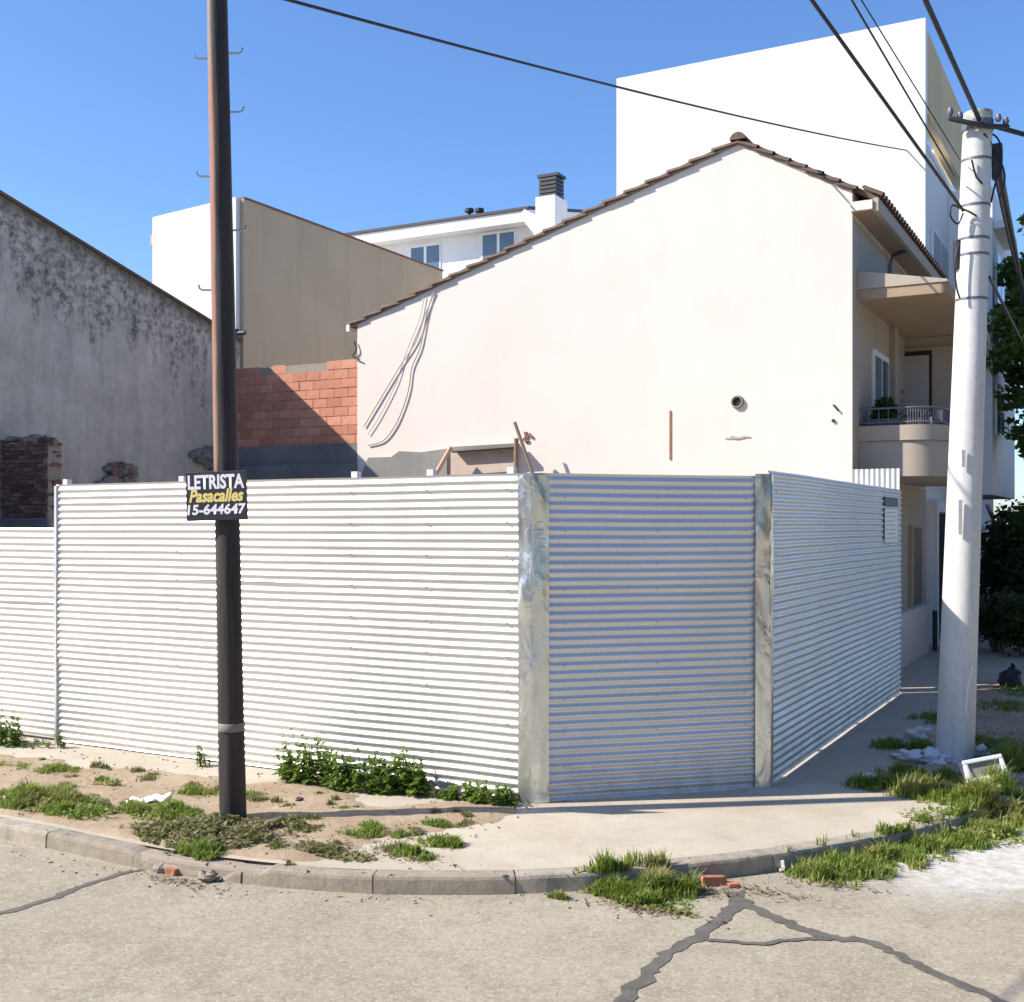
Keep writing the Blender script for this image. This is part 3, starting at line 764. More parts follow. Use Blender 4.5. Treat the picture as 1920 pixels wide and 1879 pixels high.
potted('tall dark potted plant standing against the balcony shutter', (a.x - 0.02, RY - 0.3, zbm + 0.003), 1.45, 0.24, M['shrubleaf'])
potted('low potted plant at the balcony rail near the gable', (HX + 0.3, BFY + 0.6, zbm + 0.003), 0.7, 0.2, M['shrubleaf'])
t = thing('planter_box', 'green planter boxes behind the balcony railing', 'planter', loc=(0, 0, 0))
for q in range(2):
    xx = HX + 0.12 + q * 0.5
    boxpart('trough', M['pot'], t, xx, xx + 0.45, BFY + 0.17, BFY + 0.33, zbm + 0.004, zb1 + 0.12)
    m = MB(); leaf_cloud(m, (xx + 0.22, BFY + 0.25, zb1 + 0.16), (0.22, 0.08, 0.07), 160, 0.08); m.build('foliage', M['shrubleaf'], t)

# ------------------------------------------------------------------ remains on the lot: cement stub, prop frame
t = thing('demolished_wall', 'grey cement stub of a demolished wall left along the cream gable', 'wall remnant')
m = MB(); pts = [(672, 985), (676, 893), (690, 858), (733, 857), (748, 846), (790, 848), (838, 841), (838, 985)]
m.prism([on_y(x, y, HY - 0.16) for x, y in pts][::-1], (0, 0.155, 0)); m.build('stub', M['concrete'], t)
m = MB(); m.prism([on_y(x, y, HY - 0.12) for x, y in [(838.5, 985), (838.5, 842), (880, 838), (967, 832), (967, 985)]][::-1], (0, 0.11, 0)); m.build('infill', simple('raw_render', (0.55, 0.44, 0.36), 0.95, nscale=3), t)
m = MB(); m.prism([on_y(x, y, HY - 0.3) for x, y in [(845, 846), (965, 838), (965, 831), (845, 838)]], (0, 0.2, 0)); m.build('ledge', M['concrete'], t)
t = thing('timber_prop', 'weathered timber props and iron bar leaning behind the fence top', 'props')
for nm, mt, pts, r in (('diagonal_board', M['sandy'], [(808, 905), (846, 838)], 0.045), ('upright', M['wood'], [(967, 1000), (968, 822)], 0.045),
                       ('leaning_pole', M['wood'], [(1030, 960), (1000, 892), (965, 792)], 0.032), ('cross_bar', M['dark'], [(848, 847), (968, 838)], 0.022)):
    yy = HY - 0.42 - (0.1 if nm == 'leaning_pole' else 0)
    P = [on_y(x, y, yy) for x, y in pts]
    if nm in ('diagonal_board', 'upright', 'leaning_pole'):
        d = (P[0] - P[1]).normalized(); 
        if nm != 'cross_bar' and d.z < 0: P[0] = P[0] + d * (P[0].z / -d.z)
    m = MB(); m.tube(P, r, 6); m.build(nm, mt, t)

# ------------------------------------------------------------------ red hollow-brick rear wall
brw = thing('brick_wall', 'red hollow brick boundary wall on grey cement base between grey wall and cream house', 'wall')
bY = HY + 0.12
zbt = on_y(600, 678, bY).z; zbb = on_y(560, 836, bY).z
m = MB(); m.box(GX + 0.003, HL - 0.01, bY + 0.012, bY + 0.18, zbb + 0.01, zbt - 0.03); m.build('mortar_core', M['mortar'], brw)
boxpart('cement_base', M['darkcem'], brw, GX + 0.003, HL - 0.01, bY - 0.06, bY + 0.17, -0.02, zbb)
boxpart('base_ledge', M['darkcem'], brw, GX + 0.003, HL - 0.01, bY - 0.16, bY - 0.062, -0.02, on_y(560, 872, bY).z)
nc = 9; ch = (zbt - zbb) / nc; bw = 0.34
bricks = []
for q in range(4):
    mm = MB(); mm.box(0.006, bw - 0.006, 0, 0.1, 0.006, ch - 0.006, None, 0.004); me = mm.mesh('brick'); me.materials.append(M['brick']); bricks.append(me)
for r in range(nc):
    x = GX + 0.01 - (bw / 2 if r % 2 else 0)
    while x < HL - 0.05:
        xa = max(x, GX + 0.01); xb = min(x + bw, HL - 0.012)
        top_gap = r == nc - 1 and rnd.random() < 0.3
        if xb - xa > 0.05 and not top_gap:
            place('brick', rnd.choice(bricks), brw, Matrix.Translation((xa, bY + rnd.uniform(-0.006, 0.008), zbb + r * ch)) @ Matrix.Diagonal(((xb - xa) / bw, 1, 1, 1)))
        x += bw

# ------------------------------------------------------------------ grey neighbour
gz0 = on_x(0, 365, GX); gz1 = on_x(395, 606, GX); gsl = (gz0.z - gz1.z) / (gz1.y - gz0.y)
nb = thing('neighbour_house', 'grey weathered house wall with mould stains and sloping top at the left', 'house')
yend = bY + 0.2; ytop = FY + 0.05
ztop = lambda y: gz1.z + (gz1.y - y) * gsl
m = MB(); m.prism([(GX, FY + 0.1, -0.05), (GX, yend, -0.05), (GX, yend, ztop(yend)), (GX, FY + 0.1, ztop(FY + 0.1))], (-7, 0, 0))
m.build('wall', grey_wall_mat(gsl, gz1.z, gz1.y), nb)
m = MB(); m.prism([(GX + 0.04, yend + 0.05, ztop(yend + 0.05) + 0.004), (GX + 0.04, ytop, ztop(ytop) + 0.004), (GX + 0.04, ytop, ztop(ytop) + 0.06), (GX + 0.04, yend + 0.05, ztop(yend + 0.05) + 0.06)], (-7.1, 0, 0)); m.build('roof', M['tile'], nb)
def chunks(parent, name, px, py, sx, sy, n, mat, plane_x, size=0.07):
    c = on_x(px, py, plane_x); m = MB()
    for _ in range(n):
        p = Vector((plane_x + rnd.uniform(-0.02, 0.05), c.y + rnd.uniform(-sx, sx), c.z + rnd.uniform(-sy, sy)))
        ma = Matrix.Translation(p) @ Matrix.Rotation(rnd.uniform(-0.5, 0.5), 4, 'X') @ Matrix.Rotation(rnd.uniform(-0.4, 0.4), 4, 'Z')
        m.box(-size, size, -size * 1.5, size * 1.5, -size * 0.6, size * 0.6, ma, size * 0.25)
    return m.build(name, mat, parent)
chunks(nb, 'broken_masonry', 215, 892, 0.35, 0.16, 22, M['concrete'], GX, 0.09)
chunks(nb, 'broken_brick', 225, 880, 0.18, 0.08, 9, M['oldbrick'], GX + 0.03, 0.07)
chunks(nb, 'broken_masonry', 378, 856, 0.25, 0.12, 12, M['darkcem'], GX, 0.09)
chunks(nb, 'broken_masonry', 405, 875, 0.4, 0.2, 14, M['concrete'], GX, 0.1)
# old dark brick stub standing out from the grey wall
stY = on_x(0, 900, GX).y
ob = thing('brick_stub', 'crumbling dark old brick wall stub in shadow at the left edge', 'wall remnant')
sx1 = on_y(90, 900, stY).x; stz = on_y(60, 822, stY).z; stb = on_y(40, 968, stY).z
boxpart('mortar_core', M['mortar'], ob, GX + 0.003, sx1 - 0.03, stY + 0.03, stY + 0.27, -0.02, stz - 0.1)
boxpart('render_base', M['darkcem'], ob, GX + 0.003, sx1 + 0.01, stY - 0.02, stY + 0.025, -0.02, stb - 0.03)
obm = []
for q in range(4):
    mm = MB(); mm.box(0.005, 0.215, 0, 0.09, 0.004, 0.061, None, 0.008); me = mm.mesh('brick'); me.materials.append(M['oldbrick']); obm.append(me)
r = 0; z = stb - 0.02
while z < stz - 0.03:
    x = GX + 0.01 - (0.11 if r % 2 else 0)
    lim = sx1 - rnd.uniform(0, 0.10)
    while x < lim - 0.04:
        xa = max(x, GX + 0.01); xb = min(x + 0.22, lim)
        place('brick', rnd.choice(obm), ob, Matrix.Translation((xa, stY + rnd.uniform(-0.025, 0.015), z)) @ Matrix.Diagonal(((xb - xa) / 0.22, 1, 1, 1)))
        x += 0.22
    for yy in (0.09, 0.18):
        if rnd.random() < 0.7: place('brick', rnd.choice(obm), ob, Matrix.Translation((lim - 0.2, stY + yy + 0.012, z)))
    z += 0.067; r += 1
m = MB()
for _ in range(16):
    ma = Matrix.Translation((rnd.uniform(GX + 0.1, sx1 - 0.05), stY + rnd.uniform(0.03, 0.22), stz - 0.03 + rnd.uniform(-0.02, 0.06))) @ Matrix.Rotation(rnd.uniform(0, 3), 4, 'Z')
    m.box(-0.1, 0.1, -0.06, 0.06, -0.04, 0.04, ma, 0.02)
m.build('rubble_top', M['concrete'], ob)

# ------------------------------------------------------------------ tan and white block behind
tY = HY + 2.2
c0 = on_y(450, 372, tY); TX = c0.x
tEnd = on_x(824, 508, TX).y; tz = c0.z; tl = on_y(294, 410, tY)
tb = thing('flat_roofed_building', 'tall flat roofed block with white front and tan side behind the pole', 'building')
m = MB(); m.box(tl.x, TX - 0.003, tY + 0.003, tEnd - 0.003, -0.02, tz - 0.1); m.build('core', M['white'], tb)
m = MB(); m.prism([(tl.x, tY, -0.02), (TX, tY, -0.02), (TX, tY, tz), (tl.x, tY, tl.z)], (0, -0.14, 0)); m.build('white_front_wall', M['white'], tb)
boxpart('tan_side_wall', M['tan'], tb, TX - 0.002, TX + 0.1, tY + 0.003, tEnd, -0.02, tz - 0.02)
boxpart('coping', M['oldbrick'], tb, TX - 0.05, TX + 0.13, tY + 0.01, tEnd + 0.03, tz - 0.017, tz + 0.025)
m = MB(); m.tube([(TX + 0.06, tY - 0.18, 4.5), (TX + 0.06, tY - 0.18, on_y(448, 620, tY).z)], 0.055, 8); m.tube([(TX + 0.0, tY - 0.17, on_y(448, 628, tY).z), (TX + 0.3, tY - 0.17, on_y(448, 628, tY).z)], 0.05, 8); m.build('downpipe', M['dark'], tb)
b0 = on_y(270, 462, tY - 0.3); b1 = on_y(293, 434, tY - 0.3)
boxpart('cornice_end', M['sandy'], tb, b0.x, tl.x - 0.003, tY - 0.1, tY + 1.2, b0.z + 0.08, b1.z)
boxpart('cornice_soffit', M['wood'], tb, b0.x + 0.03, tl.x - 0.003, tY - 0.08, tY + 1.2, b0.z, b0.z + 0.077)

# ------------------------------------------------------------------ far white house with chimney
fY = tEnd + 1.2
fe = on_y(992, 390, fY - 0.5); fl = on_y(640, 446, fY - 0.5)
fh = thing('white_house', 'white house with two windows and a chimney far behind the gable', 'house')
wr = on_y(985, 400, fY).x
boxpart('wall', M['white'], fh, fl.x - 2, wr + 0.25, fY, fY + 6, -0.02, fe.z - 0.35)
m = MB(); m.prism([(fl.x - 2, fY - 0.55, fe.z - 0.38), (fl.x - 2, fY - 0.55, fe.z - 0.06), (fl.x - 2, fY + 6.3, fe.z + 1.4), (fl.x - 2, fY + 6.3, fe.z + 1.08), (fl.x - 2, fY - 0.1, fe.z - 0.38)], (fe.x - fl.x + 2, 0, 0)); rf = m.build('roof', M['white'], fh)
m = MB(); m.prism([(fl.x - 2, fY - 0.6, fe.z - 0.055), (fl.x - 2, fY - 0.6, fe.z + 0.03), (fl.x - 2, fY + 6.3, fe.z + 1.49), (fl.x - 2, fY + 6.3, fe.z + 1.405)], (fe.x - fl.x + 2.02, 0, 0)); m.build('roof_covering', M['dark'], rf)
for vx in (880, 899):
    p = on_y(vx, 404, fY + 0.3); m = MB(); m.tube([(p.x, p.y, fe.z), (p.x, p.y, p.z + 0.1)], 0.055, 8); m.tube([(p.x, p.y, p.z + 0.1), (p.x, p.y, p.z + 0.2)], 0.14, 8); m.build('vent_pipe', M['dark'], rf)
for (x0, y0, x1, y1) in ((769, 462, 827, 530), (903, 438, 967, 505)):
    a = on_y(x0, y0, fY); b = on_y(x1, y1, fY)
    w = boxpart('window', M['frame'], fh, a.x, b.x, fY - 0.04, fY + 0.002, b.z, a.z)
    hw = (b.x - a.x) / 2
    for q in range(2): boxpart('pane', M['glass'], w, a.x + q * hw + 0.06, a.x + (q + 1) * hw - 0.04, fY - 0.046, fY - 0.041, b.z + 0.06, a.z - 0.08)
cY = fY - 1.6
a = on_y(1004, 370, cY); b = on_y(1040, 362, cY)
ch_ = boxpart('chimney', M['white'], fh, a.x, b.x, cY, cY + 0.8, 4.0, a.z)
m = MB(); m.prism([(a.x - 0.55, cY + 0.1, a.z - 0.42), (a.x - 0.002, cY + 0.1, a.z - 1.1), (a.x - 0.002, cY + 0.1, a.z - 0.5), (a.x - 0.4, cY + 0.1, a.z - 0.25)], (0, 0.6, 0)); m.build('shoulder', M['white'], ch_)
cx_ = (a.x + b.x) / 2; cz_ = a.z
zt_ = on_y(1022, 322, cY).z
for i in range(6):
    z = cz_ + 0.02 + (zt_ - cz_) * i / 6; w = 0.26 if i < 5 else 0.32
    boxpart('chimney_cap', M['dark'], ch_, cx_ - w, cx_ + w, cY + 0.14, cY + 0.66, z, z + (zt_ - cz_) / 6 * 0.72)
boxpart('cap_core', M['void'], ch_, cx_ - 0.2, cx_ + 0.2, cY + 0.2, cY + 0.6, cz_ + 0.003, zt_ - 0.03)

# ------------------------------------------------------------------ tall white building on the side street
wb = thing('apartment_block', 'tall white apartment block with blank front wall behind the cream house', 'building')
wl_ = on_y(1156, 153, WY); wt = on_y(1735, 33, WY).z
bz = on_x(1742, 288, HX).z
boxpart('blank_front_wall', M['white'], wb, wl_.x, HX, WY, WY + 0.25, -0.02, wt)
boxpart('body', M['white'], wb, wl_.x + 0.02, HX - 0.003, WY + 0.253, WY + 13, -0.02, bz)
zbl = on_x(1738, 210, HX).z
boxpart('terrace_beam', M['ochre'], wb, HX - 0.25, HX - 0.004, WY + 0.253, WY + 11, zbl, wt - 0.15)
boxpart('parapet_cap', M['white'], wb, HX - 0.3, HX + 0.02, WY + 0.26, WY + 11, bz + 0.003, bz + 0.12)
boxpart('terrace_room', M['white'], wb, HX - 2.2, HX - 0.35, WY + 3.5, WY + 6.5, bz + 0.125, bz + 1.0)
bay0 = WY + 3.3
boxpart('projecting_bay', M['white'], wb, HX + 0.003, HX + 0.95, bay0, bay0 + 5.5, 3.2, bz - 0.1)
for (ya, yb, za, zb_) in ((WY + 0.7, WY + 2.9, 7.4, 8.8), (WY + 0.7, WY + 2.9, 4.3, 5.9)):
    w = boxpart('window', M['frame'], wb, HX + 0.003, HX + 0.06, ya, yb, za, zb_)
    hw = (yb - ya) / 2
    for q in range(2): boxpart('pane', M['glass'], w, HX + 0.061, HX + 0.066, ya + q * hw + 0.07, ya + (q + 1) * hw - 0.05, za + 0.07, zb_ - 0.07)
    boxpart('sill', M['white'], w, HX + 0.003, HX + 0.16, ya - 0.08, yb + 0.08, za - 0.1, za - 0.004)
for (ya, yb, za, zb_) in ((bay0 + 0.5, bay0 + 2.2, 7.6, 8.9), (bay0 + 0.5, bay0 + 2.2, 4.6, 5.9), (bay0 + 3.0, bay0 + 4.8, 7.6, 8.9)):
    w = boxpart('window', M['frame'], wb, HX + 0.951, HX + 1.0, ya, yb, za, zb_)
    hw = (yb - ya) / 2
    for q in range(2): boxpart('pane', M['glass'], w, HX + 1.001, HX + 1.006, ya + q * hw + 0.07, ya + (q + 1) * hw - 0.05, za + 0.07, zb_ - 0.07)
for zz_ in (6.5, 9.3): boxpart('window_hood', M['white'], wb, HX + 0.955, HX + 1.25, bay0 + 0.2, bay0 + 2.6, zz_, zz_ + 0.18)
boxpart('garage_door', M['void'], wb, HX + 0.003, HX + 0.05, WY + 0.5, WY + 3.0, 0.0, 2.75)
boxpart('entrance_frame', M['white'], wb, HX + 0.003, HX + 0.2, WY + 0.26, WY + 0.48, 0.0, 3.0)
boxpart('entrance_lintel', M['white'], wb, HX + 0.003, HX + 0.2, WY + 0.49, WY + 3.2, 2.78, 3.0)
for q in range(9):
    boxpart('gate_plank', simple('dark_gate', (0.05, 0.03, 0.022), 0.7) if q == 0 else bpy.data.materials['dark_gate'], wb, HX + 0.003, HX + 0.06 + 0.012 * (q % 2), bay0 + 0.2 + q * 0.55, bay0 + 0.72 + q * 0.55, 0.0, 2.9)

# ------------------------------------------------------------------ tarred wooden pole with climbing pegs and sign
base = on_z(437, 1538); tp = cam.matrix_basis
dcam = Vector((-ST, CT, 0)); rcam = Vector((CT, ST, 0))
dist = base.dot(dcam)
def at_depth(px, py, depth):
    d = ray(px, py); return Vector((d.x * depth, d.y * depth, CH + d.z * depth))
top0 = at_depth(407.5, 0, dist)
wp = thing('utility_pole', 'tall dark tarred wooden utility pole with steel climbing pegs beside the kerb', 'pole', loc=(base.x, base.y, 0))
axis = (top0 - base) / top0.z
def pole_c(z): return Vector((axis.x * z, axis.y * z, z))
m = MB(); n = 40; H = 9.2
rr = [0.112 - (0.112 - 0.086) * min(z, 9.2) / 7.0 for z in [-0.3 + (H + 0.3) * i / n for i in range(n + 1)]]
rows = []
for i in range(n + 1):
    z = -0.3 + (H + 0.3) * i / n; c = pole_c(z)
    rows.append([(c.x + (rr[i] * (1 + 0.05 * fbm(math.cos(a) * 1.2, math.sin(a) * 1.2, z * 0.8))) * math.cos(a), c.y + rr[i] * (1 + 0.05 * fbm(math.cos(a) * 1.2, math.sin(a) * 1.2, z * 0.8 + 7)) * math.sin(a), z) for a in [2 * math.pi * q / 24 for q in range(24)]])
m.quadgrid(rows, True, True); m.poly(rows[-1]); m.build('shaft', M['polewood'], wp)
for (px, py, sd) in ((432, 100, 1), (387, 110, -1), (436, 210, 1), (390, 331, -1), (440, 432, 1), (396, 544, -1)):
    w_ = at_depth(px, py, dist); z = w_.z; c = pole_c(z); dr = rcam * sd
    s = c + dr * 0.06; e = c + dr * (0.09 + 0.085)
    m = MB(); m.tube([s, e, e + dr * 0.022 + Vector((0, 0, 0.012)), e + dr * 0.03 + Vector((0, 0, 0.045))], 0.0085, 6); m.build('climbing_peg', M['steel'], wp)
for zz_ in (at_depth(437, 1362, dist).z,):
    m = MB(); rows = []
    for dz, ra in ((-0.035, 0.1105), (-0.03, 0.114), (0.03, 0.114), (0.035, 0.1095)):
        c = pole_c(zz_ + dz); rows.append([(c.x + ra * math.cos(a), c.y + ra * math.sin(a), c.z) for a in [2 * math.pi * q / 24 for q in range(24)]])
    m.quadgrid(rows, True, True); m.build('steel_band', simple('tape_band', (0.24, 0.21, 0.18), 0.6, nscale=9), wp)
# sign board
sd_ = dist - 0.135
sc_c = at_depth(406, 930, sd_)
sg = thing('sign_board', 'small black hand painted LETRISTA sign fixed to the wooden pole', 'sign', loc=sc_c)
sg.rotation_euler = (0, math.radians(-1.6), TH - math.radians(13))
SW, SH = 124 * sd_ / FPX, 92 * sd_ / FPX
sb = simple('sign_black', (0.022, 0.021, 0.026), 0.5, nscale=8)
m = MB(); m.box(-SW / 2, SW / 2, -0.006, 0.006, -SH / 2, SH / 2); m.build('board', sb, sg, bevel=0.002)
m = MB(); m.box(-0.03, 0.05, 0.0065, 0.05, -0.12, 0.12); m.build('mount', M['wood'], sg)
paint_w = simple('sign_white_paint', (0.80, 0.78, 0.82), 0.6, nscale=30, var=0.08, bump=0)
paint_y = simple('sign_yellow_paint', (0.78, 0.62, 0.20), 0.6, nscale=30, var=0.12, bump=0)
def lettering(txt, w, h, zc_, mat, shear=0.0, off=0.02):
    cu = bpy.data.curves.new('lettering', 'FONT'); cu.body = txt; cu.size = 1.0; cu.shear = shear; cu.offset = off; cu.extrude = 0.0; cu.align_x = 'LEFT'; cu.resolution_u = 3
    o = bpy.data.objects.new('lettering', cu); COL.objects.link(o)
    dg = bpy.context.evaluated_depsgraph_get(); me = bpy.data.meshes.new_from_object(o.evaluated_get(dg))
    bpy.data.objects.remove(o); bpy.data.curves.remove(cu)
    xs_ = [v.co.x for v in me.vertices]; ys_ = [v.co.y for v in me.vertices]
    x0, x1, y0, y1 = min(xs_), max(xs_), min(ys_), max(ys_)
    for v in me.vertices:
        v.co = Vector(((v.co.x - (x0 + x1) / 2) / (x1 - x0) * w, -0.0075, zc_ + (v.co.y - (y0 + y1) / 2) / (y1 - y0) * h))
    me.materials.clear(); me.materials.append(mat)
    ob_ = bpy.data.objects.new('lettering', me); COL.objects.link(ob_); ob_.parent = sg; ob_['label'] = 'painted lettering ' + txt
    return ob_
lettering('LETRISTA', SW * 0.93, SH * 0.30, SH * 0.29, paint_w, 0.0, 0.035)
lettering('Pasacalles', SW * 0.90, SH * 0.27, SH * 0.01, paint_y, 0.25, 0.035)
lettering('15-644647', SW * 0.97, SH * 0.22, -SH * 0.27, paint_w, 0.1, 0.035)

# ------------------------------------------------------------------ leaning concrete pole
cb = on_z(1790, 1428); cd = cb.dot(dcam); ctp = at_depth(1834, 212, cd)
cp = thing('utility_pole', 'thick pale concrete utility pole leaning at the side street kerb', 'pole', loc=(cb.x, cb.y, 0))
cax = (ctp - cb) / ctp.z; CHT = ctp.z
m = MB(); rows = []; n = 36
for i in range(n + 1):
    z = -0.3 + (CHT + 0.3) * i / n; c = cax * z; r = 0.196 - 0.05 * max(0, z) / CHT
    rows.append([(c.x + r * math.cos(a), c.y + r * math.sin(a), z) for a in [2 * math.pi * q / 28 for q in range(28)]])
m.quadgrid(rows, True, True); m.poly(rows[-1]); m.build('shaft', M['polecon'], cp)
def ring(z, h, ex, mat, name='clamp_band'):
    m = MB(); rows = []
    for dz, e in ((-h, 0), (-h, ex), (h, ex), (h, 0)):
        c = cax * (z + dz); r = 0.196 - 0.05 * z / CHT + e
        rows.append([(c.x + r * math.cos(a), c.y + r * math.sin(a), z + dz) for a in [2 * math.pi * q / 28 for q in range(28)]])
    m.quadgrid(rows, False, True); return m.build(name, mat, cp)
for py in (302, 388, 450, 480, 563):
    ring(at_depth(1820, py, cd).z, 0.012, 0.006, M['rail'])
zt0 = at_depth(1834, 238, cd).z
ring(zt0, 0.05, 0.012, M['rail'])
def cpt(px, py, dd=0.0): 
    return at_depth(px, py, cd + dd) - Vector((cb.x, cb.y, 0))
m = MB(); m.tube([cpt(1780, 222, -0.1), cpt(1815, 230, -0.18), cpt(1850, 236, -0.17), cpt(1890, 238, -0.1)], 0.028, 8); m.build('cross_bolt', M['dark'], cp)
for (px, py) in ((1782, 216), (1800, 224), (1872, 228), (1886, 234)):
    m = MB(); p = cpt(px, py, -0.12); m.tube([p, p + Vector((0, 0, 0.03)), p + Vector((0, 0, 0.075))], [0.02, 0.036, 0.022], 8); m.build('insulator', M['rail'], cp)
m = MB(); p = cpt(1868, 300, 0.05); m.box(p.x - 0.04, p.x + 0.06, p.y - 0.06, p.y + 0.06, p.z - 0.2, p.z + 0.16); m.build('splice_box', M['dark'], cp)
m = MB(); p = cpt(1818, 472, -0.15)
p = cpt(1795, 480, 0.0); m.tube([p + Vector((0, 0, -0.14)), p + Vector((0, 0, 0.16))], 0.045, 8); m.build('cable_coil', M['cable'], cp)
for pts in ([(1850, 245), (1872, 262), (1878, 300), (1866, 345), (1858, 380)], [(1845, 250), (1868, 285), (1884, 330), (1874, 372)], [(1806, 400), (1796, 420), (1782, 405), (1786, 385), (1804, 392)],
            [(1822, 300), (1830, 330), (1842, 345)], [(1806, 392), (1826, 402), (1848, 420)], [(1798, 455), (1790, 500), (1794, 540), (1800, 560)]):
    P = [cpt(x, y, -0.16 if x < 1846 else -0.05) for x, y in pts]; P = [P[0] * 2 - P[1]] + P + [P[-1] * 2 - P[-2]]
    m = MB(); m.tube(catmull(P, 6), 0.010, 6); m.build('cable_loop', M['cable'], cp)
P = [cpt(x, y, 0) for x, y in ((1800, 1245), (1796, 1290), (1799, 1330), (1808, 1336))]
P = [Vector((0, 0, p.z)) + cax * p.z * Vector((1, 1, 0)).length * 0 + Vector((cax.x * p.z, cax.y * p.z, 0)) + (rcam * (0.075, 0.03, 0.025, 0.07)[i_] - dcam * (0.181, 0.192, 0.193, 0.182)[i_]) for i_, p in enumerate(P)]
m = MB(); m.tube(catmull([P[0] * 2 - P[1]] + P + [P[-1] * 2 - P[-2]], 6), 0.011, 6); m.build('paint_mark', M['plastic'], cp)
# small rusty plates cast in the face
for (px, py, w_, h_) in ((1806, 860, 0.02, 0.10), (1800, 970, 0.02, 0.2)):
    c = cpt(px, py, -0.186); mm = Matrix.Translation(c) @ Matrix.Rotation(TH, 4, 'Z')
    m = MB(); m.box(-w_, w_, -0.008, 0.012, -h_ * 0.9, h_ * 0.9, mm); m.build('inset_plate', M['polecon'], cp)

# ------------------------------------------------------------------ overhead wires (each its own thing)
def wire(label, P, r, sag=0.0, n=24, mat='cable', group='overhead cables'):
    pts = []
    a, b = Vector(P[0]), Vector(P[1])
    for i in range(n + 1):
        t = i / n; p = a.lerp(b, t); p.z -= sag * 4 * t * (1 - t); pts.append(p)
    m = MB(); m.tube(pts, r, 6); o = m.build('overhead_cable', M[mat]); return tag(o, label, 'cable', group)
def far_end(p0, px, py, depth, k):
    """point continuing the line from p0 through the sight line of a pixel at the given depth"""
    q = at_depth(px, py, depth); return p0 + (q - p0) * k
T = at_depth(1836, 224, cd - 0.17)
wire('thick bundled cable running overhead from the concrete pole top across the road', (T, far_end(T, 1735, 0, 9.9, 3.0)), 0.025)
T2 = at_depth(1806, 395, cd - 0.18)
wire('black cable clamped halfway up the concrete pole climbing left over the white block', (T2, far_end(T2, 1522, 0, 9.0, 2.6)), 0.016)
wire('thin cable passing left in front of the white block to the pole clamp', (at_depth(1790, 330, cd - 0.1), far_end(at_depth(1790, 330, cd - 0.1), 1597, 0, 9.3, 2.4)), 0.009)
wire('thinnest cable beside it fanning from the pole across the white wall', (at_depth(1800, 300, cd - 0.1), far_end(at_depth(1800, 300, cd - 0.1), 1615, 0, 9.3, 2.4)), 0.006)
T3 = on_y(1700, 282, WY - 0.01)
q_ = at_depth(540, 0, 9.5) + Vector((0, 0, 0.25 * 0.94))
wire('long black cable crossing the sky from upper left to the white block', (T3, T3 + (q_ - T3) * 1.6), 0.015, 0.25, 40)
T4 = at_depth(1862, 236, cd)
wire('thick cable leaving the concrete pole top to the right', (T4, far_end(T4, 1920, 252, cd + 0.2, 9)), 0.026)
T5 = at_depth(1868, 290, cd)
wire('twisted service bundle running from the pole down the side street', (T5, far_end(T5, 1919, 556, cd + 9.5, 2.0)), 0.045)
wire('slack service cable beside the twisted bundle along the side street', (at_depth(1866, 330, cd), far_end(at_depth(1866, 330, cd), 1915, 520, cd + 9, 2.0)), 0.02, 0.2)
T6 = at_depth(1855, 520, cd)
wire('dark cable dropping from the middle of the concrete pole toward the tree', (T6, far_end(T6, 1907, 622, cd + 5, 1.25)), 0.018)

# ------------------------------------------------------------------ grass and weeds
def ground_h(x, y):
    if kdist(x, y) < -0.15: return RZ
    h = 0.0
    if x < -4.2 and 6.55 < y < 9.28: h = max(h, soil_left(x, y))
    elif x > -2.9 and y > 10.3: h = max(h, soil_right(x, y))
    return h
def grass_patch(m, cx, cy, rx, ry, n, h, rr, edge=1.6):
    for _ in range(n):
        while True:
            u, v = rr.uniform(-1, 1), rr.uniform(-1, 1)
            d = u * u + v * v
            if d < 1 and rr.random() < (1 - d) ** (1 / edge) and fbm((cx + u * rx) * 3.2, (cy + v * ry) * 3.2, 8) > -0.22 + 0.25 * d: break
            if rr.random() < 0.05: break
        x, y = cx + u * rx, cy + v * ry
        z = ground_h(x, y) - 0.01; hv = max(0.45, 0.95 + 0.9 * fbm(x * 4.5, y * 4.5, 12))
        for b in range(3):
            L = h * rr.uniform(0.4, 1.3) * (1 - 0.45 * d) * hv; a = rr.uniform(0, 6.283); lean = rr.uniform(0.1, 0.9)
            w = rr.uniform(0.0035, 0.0075); dx, dy = math.cos(a), math.sin(a)
            bx, by = x + rr.uniform(-0.015, 0.015), y + rr.uniform(-0.015, 0.015)
            p0 = Vector((bx - dy * w, by + dx * w, z)); p1 = Vector((bx + dy * w, by - dx * w, z))
            mx_, my_ = bx + dx * lean * L * 0.35, by + dy * lean * L * 0.35
            q0 = Vector((mx_ - dy * w * 0.8, my_ + dx * w * 0.8, z + L * 0.62)); q1 = Vector((mx_ + dy * w * 0.8, my_ - dx * w * 0.8, z + L * 0.62))
            tip = Vector((bx + dx * lean * L * 0.95, by + dy * lean * L * 0.95, z + L * (1 - 0.25 * lean)))
            b0_ = len(m.v); m.v += [tuple(p0), tuple(p1), tuple(q1), tuple(q0), tuple(tip)]
            m.f += [(b0_, b0_ + 1, b0_ + 2, b0_ + 3), (b0_ + 3, b0_ + 2, b0_ + 4)]; m.sm += [False, False]
